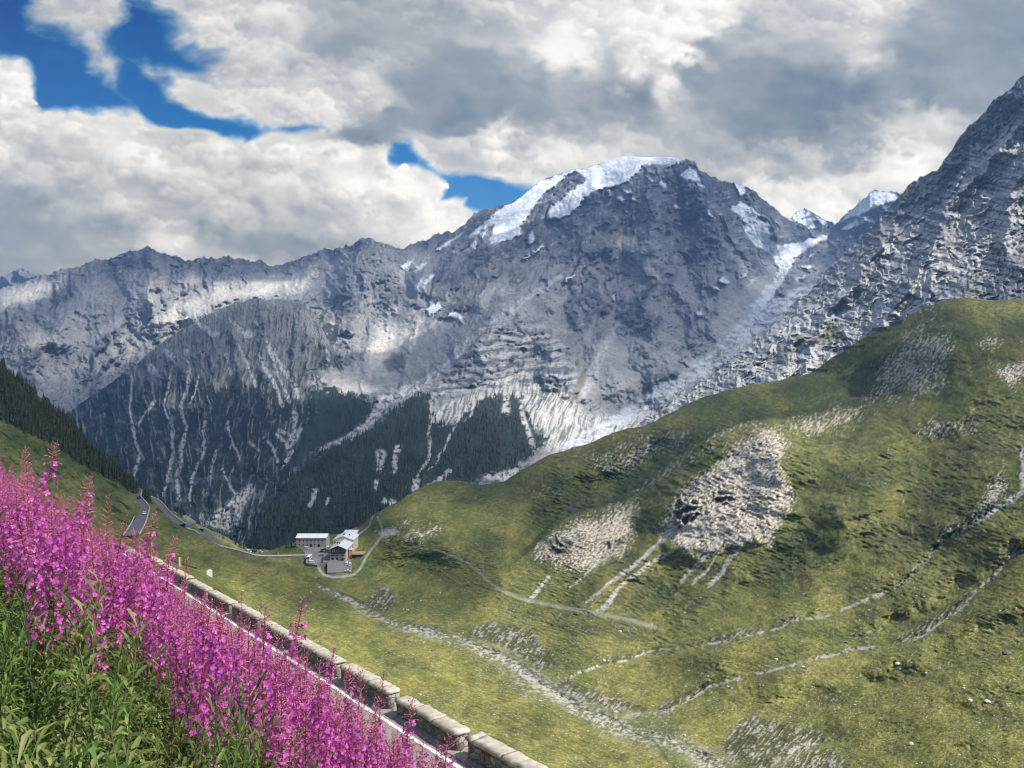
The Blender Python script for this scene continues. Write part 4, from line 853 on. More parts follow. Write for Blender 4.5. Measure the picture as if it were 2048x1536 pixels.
def plant_parts(kind, seed):
    r = random.Random(seed); H = {'flower': 1.32, 'late': 1.42, 'young': .82, 'sparse': 1.2}[kind] * r.uniform(.93, 1.07)
    bend = Vector((r.uniform(-.10, .10), r.uniform(-.10, .10), 0))
    ax = lambda t: Vector((bend.x * t * t, bend.y * t * t, H * t))
    st, le, fl, bu, po = ([], []), ([], []), ([], []), ([], []), ([], [])
    for i in range(5): stick(*st, ax(i / 5), ax((i + 1) / 5), .0055 * (1 - i * .13))
    ga = 2.4; a = r.uniform(0, 6)
    f0, f1, b1 = {'flower': (.48, .91, 1.0), 'late': (.60, .76, 1.0), 'young': (1.1, 1.1, 1.1), 'sparse': (.66, .82, .98)}[kind]
    nl = {'flower': 38, 'late': 34, 'young': 44, 'sparse': 36}[kind]; tl = min(f0, 1.0)
    for i in range(nl):
        t = .10 + (tl - .08) * i / nl; a += ga + r.uniform(-.3, .3)
        ln = r.uniform(.075, .125) * (1.15 - .45 * t / tl)
        if kind == 'young' and t > .8: ln *= .7
        blade(*le, ax(t), a, ln * 1.15, ln * .062 + .002, r.uniform(.1, .45), r.uniform(.4, 1.2) + (1.0 if kind == 'young' and t > .8 else 0), r.uniform(-.5, .5))
    if kind in ('flower', 'sparse', 'late'):
        n = 62 if kind == 'flower' else 16
        for i in range(n):
            t = f0 + (f1 - f0) * (i + r.random()) / n; a += ga + r.uniform(-.4, .4)
            d = Vector((math.cos(a), math.sin(a), r.uniform(.05, .5))).normalized(); ln = r.uniform(.030, .055)
            c = ax(t) + d * ln; stick(*st, ax(t), c, .0018)
            u = d.orthogonal().normalized(); w = d.cross(u); tw = r.uniform(0, 1.6); R0 = r.uniform(.012, .019)
            for k in range(4):
                th = tw + k * math.pi / 2 + r.uniform(-.2, .2); e = u * math.cos(th) + w * math.sin(th); f = u * -math.sin(th) + w * math.cos(th)
                o = len(fl[0]); fw = d * R0 * r.uniform(-.1, .5)
                fl[0].extend([c, c + e * R0 * .65 + f * R0 * .5 + fw * .6, c + e * R0 * 1.1 + fw, c + e * R0 * .65 - f * R0 * .5 + fw * .6]); fl[1].append((o, o + 1, o + 2, o + 3))
    if kind != 'young':
        n = {'flower': 24, 'late': 40, 'sparse': 32}[kind]
        for i in range(n):                                              # drooping buds near the tip
            q = (i + r.random()) / n; t = f1 + (b1 - f1) * q; a += ga + r.uniform(-.4, .4)
            ln = .038 * (1 - .8 * q) + .007; d = Vector((math.cos(a), math.sin(a), r.uniform(-.25, .35) + q)).normalized()
            c = ax(t) + d * ln; stick(*bu, ax(t), c, .0019)
            e = (d * .5 + Vector((0, 0, -.7 + 1.5 * q))).normalized(); u = e.orthogonal().normalized() * .0036; w = e.cross(u.normalized()) * .0036
            L_ = .020 * (1 - .45 * q); o = len(bu[0])
            bu[0].extend([c, c + e * L_ * .5 + u, c + e * L_ * .5 + w, c + e * L_ * .5 - u, c + e * L_ * .5 - w, c + e * L_])
            for k in range(4): bu[1].extend([(o, o + 1 + k, o + 1 + (k + 1) % 4), (o + 5, o + 1 + (k + 1) % 4, o + 1 + k)])
        for i in range({'flower': 4, 'late': 22, 'sparse': 14}[kind]):     # seed pods standing out below the flowers
            t = (f0 - .10 + .12 * i / 4 if kind == 'flower' else f0 - .08 + (f1 - f0 + .14) * i / {'late': 22, 'sparse': 14}[kind]) + r.uniform(-.008, .008); a += ga
            d = Vector((math.cos(a), math.sin(a), r.uniform(.4, 1.0))).normalized()
            stick(*po, ax(t), ax(t) + d * r.uniform(.05, .085), .0026)
    return {'stem': (st, M_STEM if kind != 'young' else M_GSTEM), 'leaves': (le, M_TIP if kind == 'young' and seed % 3 == 0 else M_LEAF), 'blossoms': (fl, M_PETAL), 'buds': (bu, M_BUD), 'seed_pods': (po, M_POD)}
KINDS = [('flower', 1), ('flower', 2), ('flower', 3), ('flower', 4), ('late', 5), ('late', 6), ('young', 7), ('young', 8), ('young', 9), ('sparse', 10), ('young', 11)]
PROTO = []
for kd, sd in KINDS:
    parts = {}
    for nm, ((vs, fs), m) in plant_parts(kd, sd).items():
        if fs:
            me = bpy.data.meshes.new('fireweed_' + nm); me.from_pydata([tuple(v) for v in vs], [], fs); me.materials.append(m); me.update()
            parts[nm] = (me, np.array([v[:] for v in vs], np.float32), fs, m)
    PROTO.append((kd, parts))
spots = []
r = random.Random(12)
def stand(s_lo, s_hi, p_lo, p_hi, n):
    for _ in range(n):
        s, p = r.uniform(s_lo, s_hi), r.uniform(p_lo, p_hi)
        y = DS.y * s + DP.y * p; x = DS.x * s + DP.x * p
        if y < 2.2 or math.hypot(x, y) < 2.7 or abs(x / y) > .80: continue
        spots.append((s, p, x, y))
stand(2.0, 12, -1.2, 4.15, 1450); stand(12, 34, -.8, 4.8, 1250)
items = []
for s, p, x, y in spots:
    z = float(bank_z(np.array(s), np.array(p))); q = r.random()
    clump = float(fbm(np.array(s * .55), np.array(p * .55), 3, .5, seed=601))
    bloom = s + 2.6 * p + 1.7 * clump > 5.2 and math.hypot(x, y) > 3.6
    if bloom:
        kd = r.choice([0, 1, 2, 3]) if q < .78 - .10 * clump else (r.choice([4, 5]) if q < .87 else 9 if q < .95 else 6)
        sc = (r.uniform(.80, 1.04) + .07 * clump - .05 * max(0, p - 2)) * (.96 + .01 * min(max(p, 0), 3))
        if r.random() < .015 and math.hypot(x, y) > 7: sc *= 1.12; kd = 5
    else:
        kd = r.choice([6, 7, 8, 10]) if q < .93 else 9
        sc = r.uniform(.6, 1.2)
    items.append((math.hypot(x, y), kd, Vector((x, y, z - .03)), r.uniform(0, 6.28), sc, r.uniform(-.10, .10), r.uniform(-.10, .10)))
items.sort(key=lambda t: t[0])
LAB = {'flower': 'tall fireweed stalk with open magenta blossoms in the roadside stand', 'late': 'tall reddish fireweed stalk gone to buds and pods in the roadside stand',
       'young': 'leafy green fireweed shoot without flowers on the near bank', 'sparse': 'fireweed stalk with only a few magenta blossoms left on the bank'}
count = {'bloom': 0, 'young': 0}; rest = []
for d, kd, loc, rz, sc, tx, ty_ in items:
    kind = PROTO[kd][0]; cls = 'young' if kind == 'young' else 'bloom'
    if count['young'] + count['bloom'] < 300 and not (cls == 'young' and count['young'] >= 110) :
        count[cls] += 1
        o = empty('fireweed_plant', loc, rz, LAB[kind], 'wildflower', {'flower': 'flowering fireweed stalks', 'late': 'fireweed stalks in bud and pod', 'young': 'leafy fireweed shoots', 'sparse': 'nearly spent fireweed stalks'}[kind])
        o.rotation_euler = (tx, ty_, rz); o.scale = (sc, sc, sc)
        for nm, (me, va, fs, m) in PROTO[kd][1].items(): link(nm, me, o)
    else: rest.append((kd, loc, rz, sc, tx, ty_))
def merge(name, entries, geo, mats):
    """one mesh out of many placed copies; geo(kd) -> list of (verts, faces, material index)"""
    VV, F3, F4, I3, I4, off = [], [], [], [], [], 0
    cache = {}
    for kd, loc, rz, sc, tx, ty_ in entries:
        M = np.array((Matrix.Rotation(rz, 3, 'Z') @ Matrix.Rotation(ty_, 3, 'Y') @ Matrix.Rotation(tx, 3, 'X')), np.float32) * sc
        if kd not in cache:
            cache[kd] = [(va, np.array([f for f in fs if len(f) == 3], np.int32).reshape(-1, 3), np.array([f for f in fs if len(f) == 4], np.int32).reshape(-1, 4), mi) for va, fs, mi in geo(kd)]
        for va, t3, t4, mi in cache[kd]:
            VV.append(va @ M.T + np.array(loc, np.float32))
            F3.append(t3 + off); F4.append(t4 + off); I3.append(np.full(len(t3), mi, np.int32)); I4.append(np.full(len(t4), mi, np.int32)); off += len(va)
    fl = [np.concatenate(F3), np.concatenate(F4)]; mi = np.concatenate(I3 + I4)
    me = mesh_np(name, np.concatenate(VV), fl, None, None, False)
    for m in mats: me.materials.append(m)
    me.polygons.foreach_set('material_index', mi); me.update()
    return link(name, me)
FMATS = [M_STEM, M_LEAF, M_PETAL, M_BUD, M_TIP, M_GSTEM, M_POD]
o = merge('fireweed', rest, lambda kd: [(va, fs, FMATS.index(m)) for me, va, fs, m in PROTO[kd][1].values()], FMATS)
tag(o, 'dense stand of magenta fireweed further along the bank', 'wildflowers', 'fireweed on the bank', 'stuff')
# low leaves and grass between the stems
def tuft(seed):
    r = random.Random(seed); vs, fs = [], []
    for i in range(26):
        a = r.uniform(0, 6.28); b = (r.uniform(-.12, .12), r.uniform(-.12, .12), r.uniform(0, .26)); ln = r.uniform(.06, .15)
        blade(vs, fs, b, a, ln, r.uniform(.004, .012), r.uniform(.2, .7), r.uniform(.5, 1.8), r.uniform(-.4, .4))
    return [(np.array([v[:] for v in vs], np.float32), fs, seed % 2)]
tufts = []
for _ in range(3600):
    s, p = r.uniform(1.5, 14), r.uniform(-1.5, 5.6); x, y = DS.x * s + DP.x * p, DS.y * s + DP.y * p
    if y < 1.8 or math.hypot(x, y) < 2.2 or abs(x / y) > .85: continue
    tufts.append((r.randrange(6), Vector((x, y, float(bank_z(np.array(s), np.array(p))) - .02)), r.uniform(0, 6.28), r.uniform(.8, 1.3), 0, 0))
o = merge('undergrowth', tufts, tuft, [M_LEAF, M_TIP]); tag(o, 'tangle of green leaves and grass under the fireweed', 'undergrowth', None, 'stuff')
# ---------------------------------------------------------------- sky colours over (azimuth, elevation)
SKY_BLUE = [
 [(-900,-400),(40,-400),(75,0),(70,45),(130,58),(165,95),(182,140),(215,170),(245,185),(290,198),(360,200),(420,222),(350,226),(270,226),(190,228),(95,214),(72,165),(45,128),(0,125),(-100,130),(-300,60)],
 [(255,-5),(280,0),(328,38),(352,85),(372,112),(425,122),(405,138),(350,126),(320,150),(250,118),(212,84),(235,55),(252,30)],
 [(250,110),(300,150),(345,160),(350,215),(430,222),(528,258),(640,262),(655,275),(560,268),(505,278),(455,262),(390,240),(300,236),(240,200)],
 [(792,298),(818,300),(842,334),(880,352),(930,356),(1000,350),(1055,378),(1050,400),(990,420),(940,414),(945,398),(885,398),(900,372),(868,345),(845,330),(800,328)],
]
SKY_TONE = """-300,200,225 -300,420,190 -200,520,175 0,160,248 40,190,244 20,240,232 120,262,228 250,270,233 60,330,205 30,430,160 150,400,196 300,400,208 300,330,226 430,330,224 450,400,205 600,330,236 560,400,222
700,350,248 820,380,253 880,400,254 930,425,250 500,485,166 400,455,178 250,480,178 100,480,162 600,490,160 620,440,190 700,450,196 760,430,225 20,530,165 150,520,172 330,495,222 480,525,205 300,505,215
130,25,200 250,25,196 330,15,214 420,60,224 500,110,206 560,40,220 650,40,182 700,100,166 600,200,222 450,170,206 560,230,220 330,170,214 230,110,205 700,200,208 755,190,212 820,165,148 900,240,138 800,250,150 720,295,142 650,240,228 950,150,158 900,60,190
980,285,238 1010,320,214 930,320,205 860,312,216 1000,60,202 1080,30,220 1140,80,254 1105,105,246 1040,140,172 1060,220,160 1150,220,166 1230,205,148 1275,200,140 1190,260,182 1280,130,244 1350,60,252 1400,40,254 1440,45,246 1300,50,228 1380,130,250 1345,190,240 1200,305,226 1130,300,220 1250,170,196 1000,230,146 1090,330,220
1420,95,170 1475,60,190 1600,30,196 1728,65,226 1765,8,222 1850,60,165 1950,60,150 2040,60,145 1500,150,152 1600,200,132 1700,200,128 1650,240,126 1500,240,142 1410,170,158 1440,280,168 1550,300,156 1700,300,164 1850,150,146 1950,200,160 1870,245,206 1800,290,222 1810,325,246 1790,345,255 1760,372,232 1560,355,172 1520,385,250 1560,400,240 1650,415,246 1700,385,232 1600,330,172 1480,340,186 1350,310,186 1430,350,190 1950,300,186 2300,100,150 2300,400,180
500,-200,190 1000,-200,190 1500,-200,180 2000,-200,160 1200,600,215 200,700,190 1800,600,215"""

def sky_rgb(px, py):
    n1 = fbm(px / 230, py / 160, 3, .4, seed=11)
    n2 = fbm(px / 230, py / 160, 3, .4, seed=41)
    wx, wy = px + 22 * n1, py + 16 * n2                 # cloud outlines follow the curl of the air
    sd = np.full(px.shape, -400., np.float32)
    for q in SKY_BLUE:
        sd = np.maximum(sd, poly_sd(px + 22 * n1, py + 18 * n2, q))
    puff = bumpf(wx / 120, wy / 88, 5, .55, seed=5)       # about 0.6 .. 1.7
    wisp = fbm(px / 95 + .5 * n1, py / 48 + .5 * n2, 6, .55, seed=77)
    low = sstep(150, 330, py + .12 * (900 - px))         # cumulus below, ragged scud above
    cov = sstep(lerp(24, 8, low), lerp(-32, -12, low), sd + lerp(20, 7, low) * wisp - 16 * (puff - 1.68))
    # broad tone from the measured samples (inverse-distance weights)
    pts = np.array([[float(a) for a in t.split(',')] for t in SKY_TONE.split()])
    tx, ty = px + 20 * n1 + 12 * wisp, py + 16 * n2 + 6 * wisp - 50 * (puff - 1.68)
    num = np.zeros(px.shape); den = np.zeros(px.shape)
    for a, b, v in pts:
        w = 1 / (((tx - a) ** 2 + (1.35 * (ty - b)) ** 2) + 260) ** 1.9
        num += w * v; den += w
    tone = num / den
    hi = sstep(150, 232, tone)
    wsp = fbm(px / 150 + .4 * n1, py / 75, 6, .5, seed=31)
    tone = tone + 6 - 16 * hi + 9 * wsp + 4 * wisp
    # heaped billows, large ones first: each is bright on its crown and greys towards its base
    rs = np.random.RandomState(29)
    base = tone.copy()
    e1, e2 = fbm(px / 46, py / 40, 5, .58, seed=951), fbm(px / 17, py / 15, 4, .58, seed=957)
    order = np.argsort(px); spx = px[order]
    for n, r0, r1, S in ((110, 70, 150, 54), (240, 34, 75, 60), (560, 15, 36, 50), (1000, 7, 17, 32)):
        cxs, cys = rs.uniform(-300, 2500, n), rs.uniform(-150, 620, n); rr = rs.uniform(r0, r1, n)
        for cx, cy, r in sorted(zip(cxs, cys, rr), key=lambda t: t[1]):
            i0, i1 = np.searchsorted(spx, [cx - 1.5 * r, cx + 1.5 * r])
            k = order[i0:i1]; k = k[np.abs(py[k] - cy) < 1.3 * r]
            if not len(k): continue
            kc = k[np.argmin((px[k] - cx) ** 2 + (py[k] - cy) ** 2)]
            h = hi[kc]
            if sd[kc] > 12: continue
            h = max(h, .16)
            ee = e1[k] if r > 30 else e2[k]
            dx = (px[k] - cx) / r; dy = (py[k] - cy) / (.82 * r)
            rad = np.sqrt(dx * dx + dy * dy) + .20 * ee + (.09 * e2[k] if r > 30 else 0)
            al = sstep(1.0, .80 if r > 30 else .7, rad) * sstep(.95, -.2, dy) * (.15 + .85 * h)
            lit = .58 - .64 * (dy + 1) + .18 * dx + .22 * ee
            tone[k] += al * (np.clip(base[k] + S * lit + 1, 0, 254) - tone[k]) * .85
            if low[kc] > .4 and -40 < sd[kc] < -.72 * r: cov[k] = np.maximum(cov[k], sstep(1.0, .86, rad) * sstep(.5, .0, dy))
    tone = tone + 12 * sstep(26, 0, -sd) * sstep(150, 220, py) * (cov > .02)
    tone = np.clip(lerp(tone, 205, -.10), 60, 254); tone = np.where(tone < 165, 165 - (165 - tone) * .62, tone)
    xs = [95, 125, 150, 175, 205, 230, 253]
    R = np.interp(tone, xs, [76, 105, 137, 167, 204, 232, 254])
    G = np.interp(tone, xs, [98, 126, 152, 175, 206, 231, 252])
    B = np.interp(tone, xs, [128, 152, 171, 187, 210, 231, 248])
    k = np.clip(py / 420, 0, 1)
    br, bg, bb = lerp(38, 88, k), lerp(94, 150, k), lerp(160, 212, k)
    haze = .25 * sstep(-.2, 1, wisp)
    br, bg, bb = lerp(br, 150, haze * .4), lerp(bg, 180, haze * .4), lerp(bb, 215, haze * .4)
    return np.stack([lerp(br, R, cov), lerp(bg, G, cov), lerp(bb, B, cov)], -1) / 255.

# ---------------------------------------------------------------- far road, hairpin
M_LOWWALL = mat_plain('pale_roadside_wall', (.62, .60, .55), .9, 0, .2, .6)
M_DARKWALL = mat_plain('dark_retaining_wall', (.17, .165, .15), .95, 0, .35, .4)
M_METAL = mat_plain('galvanised_steel', (.30, .31, .32), .45, .8, .15, 2)
M_DARK = mat_plain('dark_timber', (.035, .03, .028), .8, 0, .3, 2)
def resample(pts, step):
    out = [pts[0]]
    for a, b in zip(pts[:-1], pts[1:]):
        n = max(1, int((b - a).length / step))
        out += [a.lerp(b, (i + 1) / n) for i in range(n)]
    for _ in range(3): out = [out[0]] + [(out[i - 1] + out[i] * 2 + out[i + 1]) / 4 for i in range(1, len(out) - 1)] + [out[-1]]
    return out
def ribbon(name, pts, w, lift, mat, label, skirt=4., wall=None, wlabel=None):
    n = len(pts); A, B = [], []
    for i in range(n):
        t = (pts[min(i + 1, n - 1)] - pts[max(i - 1, 0)]); t.z = 0; t.normalize(); q = Vector((t.y, -t.x, 0)) * (w / 2)
        A.append(pts[i] - q + Vector((0, 0, lift))); B.append(pts[i] + q + Vector((0, 0, lift)))
    dn = Vector((0, 0, skirt))
    V = []
    for a, b in zip(A, B): V += [a - dn, a, b, b - dn]
    me = mesh_np(name, np.array([v[:] for v in V]), grid_faces(n, 4), None, mat, False); me.materials.append(M_DARKWALL)
    for k, p in enumerate(me.polygons): p.material_index = 0 if k % 3 == 1 else 1
    o = link(name, me); tag(o, label, None, None, 'structure')
    for side, (lab, h) in (wall or {}).items():
        E = A if side == 'l' else B
        V = []
        for i in range(n):
            t = (pts[min(i + 1, n - 1)] - pts[max(i - 1, 0)]); t.z = 0; t.normalize(); q = Vector((t.y, -t.x, 0)) * (.16 if side == 'r' else -.16)
            e = E[i] + q * .9
            V += [e - q - dn * .05, e - q + Vector((0, 0, h * .7)), e + q + Vector((0, 0, h * .7)), e + q - dn * .05]
        tag(link('roadside_wall', mesh_np('roadside_wall', np.array([v[:] for v in V]), grid_faces(n, 4), None, M_LOWWALL, False)), lab, 'wall', 'low pale walls along the switchback road')
    return A, B
M_FARROAD = mat_plain('far_asphalt', (.15, .15, .155), .9, 0, .1, .3)
def px_path(L, dy=2): return resample([VAL(x, y + dy) for x, y in L], 6)
pa = px_path([(262, 1074), (271, 1060), (279, 1044), (283, 1030), (287, 1016), (279, 1005), (269, 996), (273, 987), (274, 980), (263, 975)])
ribbon('road', pa, 6.2, 1.0, M_FARROAD, 'far stretch of the mountain road climbing past the flowers', 6, {'r': ('low pale wall along the outer edge of the far road with the car', .8), 'l': ('low pale wall on the uphill edge of the far road with the car', .6)})
pb = px_path([(276, 978), (288, 986), (305, 997), (320, 1013), (334, 1030), (352, 1044), (362, 1050)])
ribbon('road', pb, 6, 1.0, M_FARROAD, 'second stretch of the far road below the trees', 6, {'l': ('low pale wall beside the second stretch of far road, below the wood', .8)})
pc = px_path([(366, 1031), (374, 1038), (385, 1044), (374, 1050), (372, 1054), (385, 1059), (403, 1067), (426, 1082), (461, 1100), (497, 1110), (514, 1112), (555, 1111), (612, 1110)])
ribbon('road', pc, 6, 1.0, M_FARROAD, 'lower far road leading to the hotel', 6, {'r': ('low pale wall along the lower far road that leads to the hotel', .7)})
pd = px_path([(400, 1058), (423, 1064), (450, 1076), (474, 1088)])
ribbon('road', pd, 5, .8, M_FARROAD, 'short lower arm of the far switchback', 5, {'l': ('low pale wall on the lowest short arm of the far switchback', .8)})

# hairpin just below the end of the parapet
hp = [ray(x, y, d) for x, y, d in [(200, 1088, 84), (300, 1117, 92), (360, 1134, 97), (388, 1143, 99), (412, 1152, 100)]]
hp = resample(hp, 2)
A, B = ribbon('road', hp, 4.4, .0, asphalt, 'hairpin of the near road beyond the parapet', .6)
rail = empty('guard_rail', (0, 0, 0), 0, 'thin dark guard rail round the hairpin beyond the stone parapet', 'guard rail')
V = []
for p in A: V += [p + Vector((0, 0, .62)), p + Vector((.03, .03, .80)), p + Vector((.09, .09, .80)), p + Vector((.06, .06, .62))]
link('rail', mesh_np('rail', np.array([v[:] for v in V]), grid_faces(len(A), 4), None, M_DARK, False), rail)
for p in A[::3]:
    m = MB(); m.tube(p + Vector((0, 0, -.4)), p + Vector((0, 0, .78)), .06, n=6); m.build('post', M_DARK, rail)
e = empty('concrete_end', A[-1] if False else ray(419, 1148, 98), .3, 'pale concrete block at the end of the hairpin guard rail', 'block')
m = MB(); m.box(-.32, .32, -.25, .25, -.6, .42); m.box(-.2, .2, -.16, .16, .42, .52); m.build('block_body', M_LOWWALL, e)
loop = []
for a, b in zip(A, B): loop.append((a, (a - b).normalized()))
t_ = (A[-1] - A[-2]).normalized(); o_ = (A[-1] - B[-1]).normalized()
for d_ in (.25, .5, .75): loop.append((A[-1].lerp(B[-1], d_), (o_ * (1 - 2 * d_) + t_ * (1 - abs(1 - 2 * d_)) + t_ * .2).normalized()))
for a, b in list(zip(A, B))[::-1]: loop.append((b, (b - a).normalized()))
V = []
for c0, q_ in loop: V += [c0 + Vector((0, 0, -.02)), c0 + q_ * 2.5 + Vector((0, 0, -1.2)), c0 + q_ * 9 + Vector((0, 0, -6.5)), c0 + q_ * 24 + Vector((0, 0, -20))]
V = np.array([v[:] for v in V]); c_ = np.repeat(np.array([[.10, .11, .035]]), len(V), 0)
tag(link('hairpin_bank', mesh_np('hairpin_bank', V, grid_faces(len(V) // 4, 4), c_, M_TURF)), 'grassy bank carrying the hairpin', None, None, 'structure')
sp = empty('marker_post', ray(360, 1137, 92), 0, 'white and yellow marker post beside the hairpin', 'post')
m = MB(); m.box(-.14, .0, -.03, .03, -.6, 1.35); m.build('white_blade', mat_plain('white_plastic', (.75, .75, .72), .5), sp)
m = MB(); m.box(.004, .13, -.03, .03, -.6, 1.35); m.build('yellow_blade', mat_plain('yellow_plastic', (.62, .47, .08), .5), sp)

# ---------------------------------------------------------------- hotel and outbuildings
M_PLASTER = mat_plain('cream_plaster', (.58, .52, .42), .9, 0, .12, .5)
M_STONEW = mat_plain('barrack_masonry', (.40, .355, .29), .95, 0, .22, .8)
M_ZINC = mat_plain('zinc_roof', (.62, .64, .67), .45, .15, .10, .3)
M_WHITEROOF = mat_plain('pale_sheet_roof', (.82, .83, .84), .4, .05, .05, .3)
M_GLASS = mat_plain('window_glass', (.025, .028, .035), .15, 0, .2, 1, 0, .5)
M_FRAME = mat_plain('window_frame', (.55, .50, .42), .7)
M_TIMBER = mat_plain('larch_boards', (.085, .055, .035), .8, 0, .3, 2)
M_ORANGE = mat_plain('orange_render', (.62, .33, .16), .9, 0, .1, .6)
M_DECK = mat_plain('terrace_boards', (.40, .27, .17), .85, 0, .2, 1)
M_LOT = mat_plain('lot_asphalt', (.20, .195, .195), .95, 0, .25, .12)
GZ = -140.0
def terrace(name, pts, z, depth, label, mat=M_LOT):
    m = MB(); n = len(pts)
    vs = [(x, y, z) for x, y in pts] + [(x, y, z - depth) for x, y in pts]
    m.add(vs, [tuple(range(n))], 0); m.add(vs, [(i, (i + 1) % n, n + (i + 1) % n, n + i) for i in range(n)], 1)
    tag(m.build(name, [mat, M_DARKWALL]), label, None, None, 'structure')
def gp(px, py, z): D = (768 - py) / F; Y = z / D; return ((px - 1024) / F * Y, Y)
terrace('parking_lot', [gp(x, y, GZ) for x, y in [(654, 1145), (704, 1144), (704, 1123), (700, 1116), (655, 1116)]], GZ, 9, 'lower car park in front of the hotel')
terrace('parking_lot', [gp(x, y, GZ + .1) for x, y in [(612, 1127), (634, 1130), (655, 1124), (690, 1116), (690, 1088), (590, 1088), (609, 1105)]], GZ + .1, 9, 'upper car park between hotel and barracks')
terrace('terrace', [gp(x, y, GZ + .3) for x, y in [(690, 1120), (716, 1113), (722, 1094), (690, 1090)]], GZ + .3, 9, 'ground beside the hotel', mat_plain('trodden_earth', (.22, .21, .17), .95, 0, .3, .2))

def window(parent, x, z, w, h, y, face=-1):
    """window in a wall facing the viewer: frame with glass set in it"""
    m = MB(); d = .12 * face; a, b = sorted((y + d, y - .05 * face))
    t = .14
    m.box(x - w / 2 - t, x + w / 2 + t, a, b, z - t, z); m.box(x - w / 2 - t, x + w / 2 + t, a, b, z + h, z + h + t)
    m.box(x - w / 2 - t, x - w / 2, a, b, z, z + h); m.box(x + w / 2, x + w / 2 + t, a, b, z, z + h)
    m.box(x - .04, x + .04, a, b, z, z + h)
    f = m.build('window', M_FRAME, parent)
    m = MB(); m.box(x - w / 2, x + w / 2, *sorted((y + .04 * face, y - .05 * face)), z, z + h); m.build('pane', M_GLASS, f)
def gable_house(parent, x0, x1, y0, y1, ze, zr, wallm, roofm, ov=.8, th=.25):
    xm = (x0 + x1) / 2
    m = MB(); m.prism([(x0, 0), (x1, 0), (x1, ze), (xm, zr - .15), (x0, ze)], 'y', y0, y1); m.build('wall', wallm, parent)
    sl = (zr - ze) / (xm - x0)
    m = MB()
    for s, xe in ((-1, x0 - ov), (1, x1 + ov)):
        ze2 = ze - ov * sl
        m.prism([(xe, ze2), (xm, zr), (xm, zr + th), (xe, ze2 + th)], 'y', y0 - ov, y1 + ov * .3)
    return m.build('roof', roofm, parent)
hx, hy = -137.9, 613.0
ho = empty('hotel', (hx, hy, GZ), 0, 'cream gabled mountain hotel with dark timber gable and zinc roofs', 'hotel')
rf = gable_house(ho, -6.3, 6.3, 0, 24, 9.3, 12.0, M_PLASTER, M_ZINC, 1.1)
m = MB(); m.prism([(-6.0, 5.9), (6.0, 5.9), (6.0, 9.2), (0, 11.75), (-6.0, 9.2)], 'y', -.10, -.02); m.build('timber_gable', M_TIMBER, ho)
m = MB(); m.box(-5.6, 5.6, -1.3, -.12, 5.55, 5.75); m.box(-5.6, 5.6, -1.3, -1.2, 5.76, 6.75)
bal = m.build('balcony', M_DARK, ho)
for x in (-3.6, 0, 3.6): window(ho, x, 6.9, 1.5, 1.6, -.12)
for x in (-4.2, -1.0, 3.6):
    window(ho, x, 3.4, 1.2, 1.25, -.02)
    m = MB(); m.box(x - 1.35, x - .78, -.10, -.02, 3.3, 4.75); m.box(x + .78, x + 1.35, -.10, -.02, 3.3, 4.75); m.build('shutter', M_DARK, ho)
for x in (-4.3, -.6): 
    m = MB(); n = 8
    pr = [(x - 1.0, .7), (x + 1.0, .7), (x + 1.0, 1.7)] + [(x + math.cos(math.pi * k / n), 1.7 + .8 * math.sin(math.pi * k / n)) for k in range(1, n)] + [(x - 1.0, 1.7)]
    m.prism(pr, 'y', -.09, -.02); m.build('arched_window', M_GLASS, ho)
m = MB(); m.box(2.7, 4.5, -.12, -.02, 0, 2.3); d = m.build('door', M_TIMBER, ho); m = MB(); m.box(2.9, 3.0, -.2, -.125, 1.0, 1.2); m.build('handle', M_METAL, d)
m = MB(); m.box(1.6, 5.9, -1.6, -.13, 2.45, 2.6); m.build('porch_roof', mat_plain('brown_awning', (.25, .12, .08), .8), ho)
m = MB(); m.prism([(-9.4, 0), (6.9, 0), (6.9, 11.5), (-1.2, 14.4), (-9.4, 11.5)], 'y', 24.35, 46); m.build('rear_wing', M_PLASTER, ho)
m = MB(); m.prism([(-10.2, 11.2), (-1.2, 14.45), (-1.2, 14.7), (-10.2, 11.45)], 'y', 24.0, 47); m.prism([(7.7, 11.2), (-1.2, 14.45), (-1.2, 14.7), (7.7, 11.45)], 'y', 24.0, 47); m.build('rear_roof', M_ZINC, ho)
for cx_, cy_, cz_ in ((-.6, 8, 11.5), (-1.6, 30, 14.2), (2.0, 34, 13.2), (-3.6, 14, 10.6)):
    m = MB(); m.box(cx_ - .5, cx_ + .5, cy_ - .5, cy_ + .5, cz_ - 1, cz_ + 1.2); m.box(cx_ - .62, cx_ + .62, cy_ - .62, cy_ + .62, cz_ + 1.2, cz_ + 1.4); m.build('chimney', M_DARK, rf)
for z in (3.4, 6.6, 9.2):
    window(ho, -8.0, z, 1.2, 1.3, 24.33)
an = empty('stair_tower', (-131.0, 620, GZ), 0, 'narrow orange stair tower on the right side of the hotel', 'annex')
m = MB(); m.box(.0, 2.6, 0, 6, 0, 7.2); m.build('wall', M_ORANGE, an); m = MB(); m.prism([(-.2, 7.2), (2.9, 7.0), (2.9, 7.25), (-.2, 7.45)], 'y', -.3, 6.3); m.build('roof', M_ZINC, an); window(an, 1.3, 1.4, .9, 1.2, -.02)
dk = empty('sun_terrace', (-128.2, 618, GZ), 0, 'wooden sun terrace on posts beside the orange stair tower', 'terrace')
m = MB(); m.box(0, 9.5, 0, 11, 3.6, 3.85); m.build('floor_boards', M_DECK, dk)
for x in (.2, 4.7, 9.2):
    for y in (.2, 10.8): m = MB(); m.box(x - .12, x + .12, y - .12, y + .12, -1, 3.59); m.build('post', M_TIMBER, dk)
m = MB(); m.box(0, 9.5, -.02, .06, 4.75, 4.9); m.box(9.44, 9.52, .07, 11, 4.75, 4.9)
